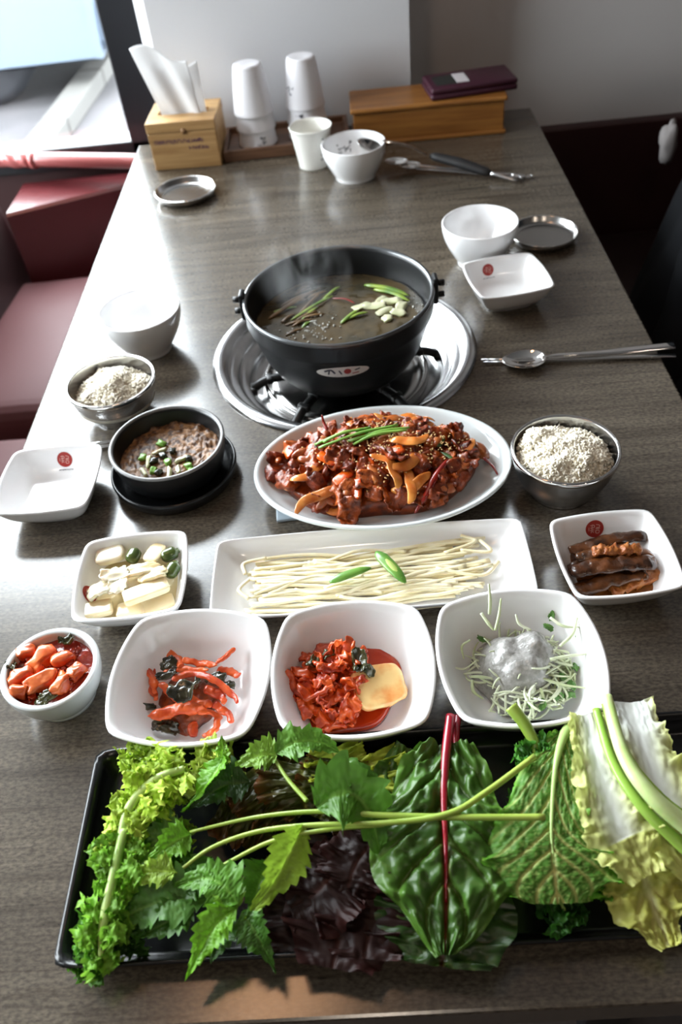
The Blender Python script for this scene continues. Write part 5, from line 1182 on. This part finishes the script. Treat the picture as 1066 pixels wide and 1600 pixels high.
# --- chard
leaf('chard_leaf', 'dark chard leaf lying under the big one, its lower edge over the tray rim', [(700, 1340, .018), (695, 1430, .028), (690, 1512, .026)], [.030, .046, .030], [.030, .046, .026], M_leafg, nu=60, nv=25, ruf=.003, rf=3, pucker=.004, pf=60, vein=5, vdepth=.0012, cb=C(30, 58, 28), cv=C(56, 88, 48), cr=C(60, 24, 24), seed=61, group=TG)
leaf('chard_leaf', 'small folded chard leaf at the upper left of the red stalk', [(640, 1290, .026), (618, 1235, .034), (640, 1170, .038)], [.012, .018, .010], [.014, .022, .010], M_leafg, nu=60, nv=25, ruf=.003, rf=3, pucker=.003, pf=60, vein=5, vdepth=.001, fold=.3, cb=C(48, 84, 34), cv=C(84, 116, 60), cr=C(100, 130, 70), seed=62, group=TG)
ch = leaf('chard_leaf', 'big dark green crinkled chard leaf with a bright red stalk', [(700, 1165, .042), (694, 1260, .050), (697, 1360, .046), (696, 1492, .032)], [.018, .032, .036, .044, .048, .044, .028, .006], [.020, .032, .038, .045, .050, .046, .028, .006], M_leafg, nu=120, nv=61, ruf=.0035, rf=3, rp=2.5, pucker=.0075, pf=62, vein=5, vslope=.36, vdepth=.0028, veinw=.085, ribw=.035, droop=.12, cb=C(50, 90, 40), ce=C(72, 118, 52), cv=C(84, 122, 64), cr=C(104, 24, 30), seed=63,
     group=TG, stem=[(704, 1118, .046, .0036), (697, 1180, .050, .0034), (694, 1245, .053, .0024), (697, 1330, .051, .0014), (697, 1410, .040, .0007)], stem_m=M_rstem)
leaf('chard_leaf', 'second red chard stalk with a sliver of leaf behind the big one', [(716, 1180, .034), (722, 1230, .034), (735, 1300, .028)], [.008, .014, .004], [.010, .016, .004], M_leafg, nu=40, nv=15, pucker=.002, cb=C(40, 76, 32), cr=C(110, 20, 30), seed=64, group=TG, stem=[(716, 1118, .040, .0026), (713, 1150, .040, .0026), (716, 1195, .037, .0020)], stem_m=M_rstem)
# --- curly kale under the mustard leaf
def frilly(name, label, spine_px, n, L, W, cb, ce, seed, group=TG, stem_r=(.0022, .0012), m=None, stem_m=None, cat='leaf', spread=1.0, hj=.006, u0=0.0):
    """curly leaf: stalk with many small crisped lobes"""
    P = [at(*p) for p in spine_px]; o0 = P[0]; t = thing(name, label, cat, o0, 0, group); Q = smooth_path([p - o0 for p in P], 60); T, S, N = frames(Q)
    obj('stalk', tube([p - o0 + np.array([0, 0, .0035]) for p in P], list(stem_r), 8, 40, .8), stem_m or M_stem, t)
    r_ = random.Random(seed)
    for i in range(n):
        u = u0 + (1 - u0) * (i + .5) / n; k = min(59, int(u * 59)); sd = 1 if i % 2 else -1
        dirv = S[k] * sd * r_.uniform(.5, 1.0) * spread + T[k] * r_.uniform(-.1, .8) + np.array([0, 0, r_.uniform(-.25, .45)]); dirv /= np.linalg.norm(dirv)
        l = L * r_.uniform(.6, 1.15) * (1 - .35 * u); p0 = Q[k]; p1 = p0 + dirv * l * .5 + np.array([0, 0, r_.uniform(0, hj)]); p2 = p0 + dirv * l + np.array([0, 0, r_.uniform(-hj, hj)])
        w = W * r_.uniform(.7, 1.2); f_ = r_.uniform(.75, 1.25)
        vf, col = blade([p0, p1, p2], [w * .25, w * .8, w, w * .55], [w * .25, w * .8, w, w * .55], nu=34, nv=11, ruf=.0022, rf=3, frill=.0038, ffreq=14, rp=1.4, gain=(1.4, 1.25, .95), cb=tuple(c * f_ for c in cb), ce=tuple(c * f_ for c in ce), seed=seed * 7 + i, roll=r_.uniform(-.9, .9), ribw=0)
        obj('lobe', vf, m or M_leafm, t, True, col)
    return t
frilly('curly_kale', 'dark curly kale poking out below the mustard leaf', [(858, 1330, .020), (868, 1380, .026), (885, 1440, .022)], 20, .022, .0075, C(34, 74, 28), C(50, 104, 38), 71, spread=1.3)
frilly('curly_kale', 'thick green kale stalk with curly leaf left of the mustard leaf', [(798, 1108, .058), (822, 1140, .052), (838, 1180, .044), (826, 1230, .034), (815, 1290, .026)], 22, .018, .0065, C(44, 96, 34), C(70, 132, 48), 72, stem_r=(.0052, .0048, .0036, .002, .001), u0=.38, stem_m=M_stemd)
# --- mustard leaf
leaf('mustard_leaf', 'broad veined green mustard leaf with pale ribs, wide end towards the viewer', [(882, 1145, .048), (868, 1200, .056), (862, 1290, .056), (866, 1350, .052), (872, 1412, .040)], [.006, .015, .019, .025, .036, .040, .022], [.005, .014, .024, .033, .042, .044, .024], M_leafm, nu=170, nv=71, ruf=.0055, rf=4.5, rp=5, pucker=.0016, pf=230, vein=7, vslope=.40, veinw=.10, net=.35, vstr=1.0, ribw=.026, vdepth=.0007, droop=.10, frill=.0022, ffreq=30,
     cb=C(72, 128, 58), ce=C(80, 150, 44), cv=C(190, 214, 164), cr=C(206, 222, 182), edge_pow=9, seed=81, group=TG, stem=[(898, 1130, .046, .0042), (882, 1148, .050, .0036), (868, 1200, .058, .0018), (862, 1290, .0575, .0011), (866, 1350, .0515, .0007)], stem_m=mat('mustard_rib', C(170, 200, 120), .35))
frilly('mustard_frill', 'bright green frilled edge leaf at the right of the mustard leaf', [(935, 1300, .034), (945, 1350, .036), (930, 1400, .030)], 10, .012, .006, C(74, 140, 44), C(100, 168, 60), 82)
# --- napa cabbage leaves
NY, NE, NW = C(206, 208, 122), C(222, 226, 140), C(232, 232, 222)
leaf('napa_leaf', 'yellow napa cabbage leaf lowest on the tray, its tip pointing at the viewer', [(985, 1300, .030), (1010, 1380, .034), (1045, 1480, .024)], [.020, .027, .020, .004], [.020, .030, .026, .006], M_leafm, nu=90, nv=33, ruf=.003, rf=4, pucker=.004, pf=80, vein=5, vdepth=.001, ribw=.08, frill=.0026, ffreq=26, cb=C(196, 196, 96), ce=C(214, 214, 118), cv=C(216, 212, 130), cr=C(226, 224, 168), gain=(1.05, 1.08, 1.12), seed=91, group=TG)
leaf('napa_leaf', 'napa cabbage leaf with a wide white rib next to the mustard leaf', [(916, 1118, .052), (935, 1200, .058), (965, 1290, .054), (1010, 1370, .044)], [.012, .017, .022, .024, .010], [.012, .015, .020, .024, .012], M_leafm, nu=100, nv=37, ruf=.003, rf=5, rp=3, pucker=.0032, pf=90, ribw=.42, frill=.0030, ffreq=30, fold=.15, cb=NY, ce=NE, cr=NW, rib_to=.75, gain=(1.05, 1.08, 1.12), seed=92, edge_pow=3, group=TG)
leaf('napa_leaf', 'napa cabbage leaf with a white base at the right edge of the tray', [(985, 1098, .046), (1010, 1180, .052), (1050, 1280, .050), (1090, 1370, .036)], [.014, .018, .022, .026, .012], [.020, .018, .018, .022, .010], M_leafm, nu=100, nv=37, ruf=.003, rf=5, rp=3, pucker=.003, pf=90, ribw=.5, frill=.0030, ffreq=30, fold=.1, cb=NY, ce=NE, cr=NW, rib_to=.65, gain=(1.05, 1.08, 1.12), seed=93, edge_pow=3, cw=(C(232, 234, 232), 1.6, .35), group=TG)
leaf('cabbage_stalk_leaf', 'pale green curving cabbage stalk lying across the napa leaves', [(948, 1100, .066), (975, 1180, .070), (1020, 1245, .068), (1085, 1300, .056)], [.004, .005, .007, .009], [.004, .004, .005, .006], M_leafm, nu=60, nv=13, pucker=.001, cb=C(166, 190, 90), ce=C(150, 180, 70), gain=(1.05, 1.08, 1.12), seed=94, group=TG,
     stem=[(948, 1088, .068, .0040), (975, 1180, .074, .0048), (1020, 1245, .072, .0056), (1085, 1300, .060, .0066)], stem_m=mat('pale_stalk', C(204, 220, 160), .3, col2=C(176, 204, 120), nscale=14, nstretch=(3, 3, 1), sss=.2))
_o = at(948, 1100, .066); _t = bpy.data.objects['cabbage_stalk_leaf']
obj('side_stalk', tube([at(932, 1108, .060) - _o, at(958, 1190, .064) - _o, at(1005, 1262, .062) - _o, at(1075, 1330, .050) - _o], [.0030, .0034, .0040, .0046], 10, 40, .7), mat('green_stalk', C(150, 184, 80), .3, col2=C(126, 166, 60), nscale=14), _t)
# --- frilly mustard greens at the left end
FL, FM, FD = C(150, 188, 70), C(104, 158, 58), C(62, 116, 42)
frilly('frisee_leaf', 'light green frilly leaf with a thick pale stalk at the left end of the tray', [(290, 1205, .050), (245, 1222, .052), (205, 1265, .048), (188, 1330, .042)], 28, .026, .0050, FL, C(186, 214, 110), 101, stem_r=(.0030, .0036, .0040, .0034))
frilly('frisee_leaf', 'frilly green leaf running down the left rim of the tray', [(196, 1300, .046), (180, 1370, .044), (165, 1440, .038), (160, 1500, .028)], 30, .024, .0050, FM, C(120, 172, 66), 102, stem_r=(.0034, .0036, .0034, .0018))
frilly('frisee_leaf', 'dark frilly tip hanging over the front left corner of the tray', [(170, 1430, .032), (150, 1470, .026), (135, 1520, .012)], 22, .018, .0058, FD, C(88, 146, 56), 103, spread=1.2)
frilly('frisee_leaf', 'light frilly leaf spreading over the back left corner of the tray', [(300, 1250, .036), (265, 1220, .042), (230, 1195, .040), (205, 1180, .036)], 24, .024, .0060, C(140, 180, 66), C(168, 202, 90), 104)
frilly('frisee_leaf', 'pale frilly leaf at the back rim between the radish bowl and the herbs', [(340, 1240, .034), (335, 1205, .042), (330, 1170, .040)], 20, .020, .0060, C(160, 192, 90), C(186, 212, 120), 105)
frilly('frisee_leaf', 'frilly leaf filling the gap under the herb leaves', [(300, 1330, .024), (250, 1320, .030), (215, 1300, .032)], 20, .022, .0060, FM, FL, 106)
frilly('frisee_leaf', 'dark frilly leaf at the front under the herbs', [(240, 1400, .018), (215, 1440, .020), (190, 1480, .018)], 20, .020, .0060, C(44, 84, 34), FD, 107)
# --- herb with serrated leaves and long stems
SPRIGS = [('herb sprig with a long horizontal stem cut off over the mustard leaf', [(297, 1300, .046), (400, 1277, .054), (500, 1268, .060), (600, 1274, .064), (720, 1277, .066), (852, 1277, .066)], [.0011, .0014, .0017, .0021, .0022, .0022]),
      ('herb sprig whose stem slants up across the chard leaf to the kale', [(275, 1365, .046), (330, 1325, .050), (400, 1300, .054), (480, 1290, .058), (600, 1286, .063), (700, 1272, .068), (760, 1238, .066), (836, 1182, .062)], [.0012, .0014, .0016, .0018, .0020, .0022, .0022, .0022]),
      ('herb sprig with the short lower stem and leaves hanging to the front rim', [(348, 1352, .048), (421, 1316, .054), (500, 1298, .058), (600, 1288, .062)], [.0012, .0015, .0016, .0017]),
      ('herb sprig with serrated leaves rising at the back rim of the tray', [(429, 1186, .054), (450, 1218, .056), (480, 1252, .058)], [.0012, .0014, .0016])]
HL = [(0, [(496, 1262, .066), (528, 1240, .072), (562, 1248, .068), (584, 1288, .056), (595, 1340, .040)], .025, C(64, 116, 44), -.25, 1),
      (0, [(500, 1265, .058), (526, 1232, .063), (560, 1208, .066), (595, 1230, .056)], .016, C(60, 108, 44), .3, 1),
      (2, [(474, 1290, .058), (452, 1335, .056), (424, 1385, .050), (380, 1438, .044)], .0145, C(116, 162, 60), .6, 0),
      (2, [(368, 1420, .048), (338, 1445, .046), (314, 1485, .040), (292, 1530, .028)], .0115, C(92, 158, 46), .2, 0),
      (2, [(378, 1425, .046), (402, 1462, .042), (432, 1518, .028)], .0115, C(52, 100, 38), -.4, 0),
      (2, [(372, 1412, .046), (345, 1382, .050), (316, 1372, .048), (272, 1388, .042)], .016, C(74, 132, 50), .1, 1),
      (0, [(299, 1303, .048), (268, 1318, .050), (222, 1354, .044)], .0115, C(90, 152, 50), .4, 0),
      (1, [(275, 1362, .048), (238, 1362, .048), (190, 1374, .042)], .0105, C(124, 170, 76), .3, 1),
      (3, [(352, 1182, .056), (328, 1220, .056), (286, 1270, .046)], .0115, C(88, 152, 44), -.55, 0),
      (3, [(390, 1222, .044), (345, 1230, .048), (296, 1266, .042)], .016, C(36, 70, 34), .1, 1),
      (3, [(432, 1180, .056), (405, 1180, .058), (368, 1198, .052)], .013, C(104, 156, 66), .2, 1),
      (3, [(432, 1178, .056), (462, 1160, .060), (498, 1160, .056), (535, 1178, .048)], .014, C(78, 134, 56), -.1, 1),
      (3, [(345, 1190, .050), (348, 1172, .060), (346, 1150, .066)], .0075, C(96, 152, 52), 0, 0),
      (2, [(322, 1402, .036), (268, 1405, .040), (216, 1422, .036), (166, 1452, .028)], .018, C(70, 122, 66), .15, 1),
      (1, [(288, 1305, .036), (248, 1312, .040), (190, 1342, .036)], .015, C(84, 136, 80), .1, 1),
      (2, [(352, 1425, .036), (345, 1460, .032), (330, 1505, .026)], .014, C(44, 84, 36), .1, 0),
      (2, [(424, 1345, .034), (402, 1390, .036), (400, 1440, .030)], .014, C(66, 120, 46), .2, 1),
      (1, [(332, 1340, .038), (292, 1385, .040), (255, 1422, .034)], .014, C(60, 112, 48), .2, 1),
      (2, [(302, 1408, .036), (262, 1440, .036), (212, 1466, .028)], .013, C(56, 104, 46), .1, 0),
      (2, [(372, 1418, .044), (352, 1395, .046), (330, 1360, .044)], .011, C(96, 150, 60), -.3, 0)]
sprigs = []
for lab, pts, r_ in SPRIGS:
    P_ = [at(*p) for p in pts]; t = thing('herb_sprig', lab, 'herb', P_[0], 0, 'serrated herb sprigs on the tray'); sprigs.append((t, P_[0]))
    obj('stem', tube([p - P_[0] for p in P_], r_, 9, 50), M_stemd, t)
for i, (k_, sp, w, cb, rl, lobed) in enumerate(HL):
    t, o0 = sprigs[k_]
    W_ = [.12, .62, 1.0, .62, .80, .45, .28, 0] if lobed else [.12, .62, .95, .92, .70, .42, .20, 0]
    vf, col = blade([at(*p) - o0 for p in sp], [w * q for q in W_], [w * q * 1.04 for q in W_[:3] + ([.75, .66] if lobed else W_[3:5]) + W_[5:]], nu=90, nv=19, ser=.34, sern=9, ruf=.0016, rf=2.2, fold=.30, vein=6, vslope=.40, veinw=.07, vdepth=.0005, pucker=.0012, pf=50, ribw=.035, cb=cb,
                    cv=tuple(min(1, c * 1.35 + .01) for c in cb), cr=tuple(min(1, c * 1.7 + .04) for c in cb), roll=rl, seed=120 + i, vstr=.5)
    obj('leaf', vf, M_leaf, t, True, col)
# ------------------------------------------------------------------ steam over the pot
def steam_mat():
    m = bpy.data.materials.new('thin_steam'); m.use_nodes = True; nt = m.node_tree; N = nt.nodes; L = nt.links
    for n in list(N):
        if n.type == 'BSDF_PRINCIPLED': N.remove(n)
    v = N.new('ShaderNodeVolumePrincipled'); v.inputs['Color'].default_value = (.95, .95, .95, 1); v.inputs['Anisotropy'].default_value = .4
    tc = N.new('ShaderNodeTexCoord'); mp = N.new('ShaderNodeMapping'); mp.inputs['Scale'].default_value = (1, 1, .45); L.new(tc.outputs['Object'], mp.inputs['Vector'])
    nz = N.new('ShaderNodeTexNoise'); nz.inputs['Scale'].default_value = 26; nz.inputs['Detail'].default_value = 3; nz.inputs['Distortion'].default_value = .8; L.new(mp.outputs[0], nz.inputs['Vector'])
    mr = N.new('ShaderNodeMapRange'); mr.inputs[1].default_value = .46; mr.inputs[2].default_value = .72; mr.inputs[3].default_value = 0; mr.inputs[4].default_value = 1; L.new(nz.outputs['Fac'], mr.inputs[0])
    ln = N.new('ShaderNodeVectorMath'); ln.operation = 'LENGTH'; m2 = N.new('ShaderNodeMapping'); m2.inputs['Scale'].default_value = (1 / .062, 1 / .052, 1 / .075); L.new(tc.outputs['Object'], m2.inputs['Vector']); L.new(m2.outputs[0], ln.inputs[0])
    fa = N.new('ShaderNodeMapRange'); fa.inputs[1].default_value = .25; fa.inputs[2].default_value = 1.0; fa.inputs[3].default_value = 1; fa.inputs[4].default_value = 0; L.new(ln.outputs['Value'], fa.inputs[0])
    mu = N.new('ShaderNodeMath'); mu.operation = 'MULTIPLY'; L.new(mr.outputs[0], mu.inputs[0]); L.new(fa.outputs[0], mu.inputs[1])
    m3 = N.new('ShaderNodeMath'); m3.operation = 'MULTIPLY'; m3.inputs[1].default_value = 9.0; L.new(mu.outputs[0], m3.inputs[0]); L.new(m3.outputs[0], v.inputs['Density'])
    L.new(v.outputs[0], N['Material Output'].inputs['Volume'])
    return m
sv, sf = ico(3)
solo('steam', (sv * np.array([.062, .052, .075]), sf), steam_mat(), 'faint wisp of steam rising from the left of the big pot', 'steam', None, (BC[0] - .040, BC[1] + .012, TZ + .105), None, None, 'stuff')
SC.cycles.volume_step_rate = 1.0; SC.cycles.volume_max_steps = 64
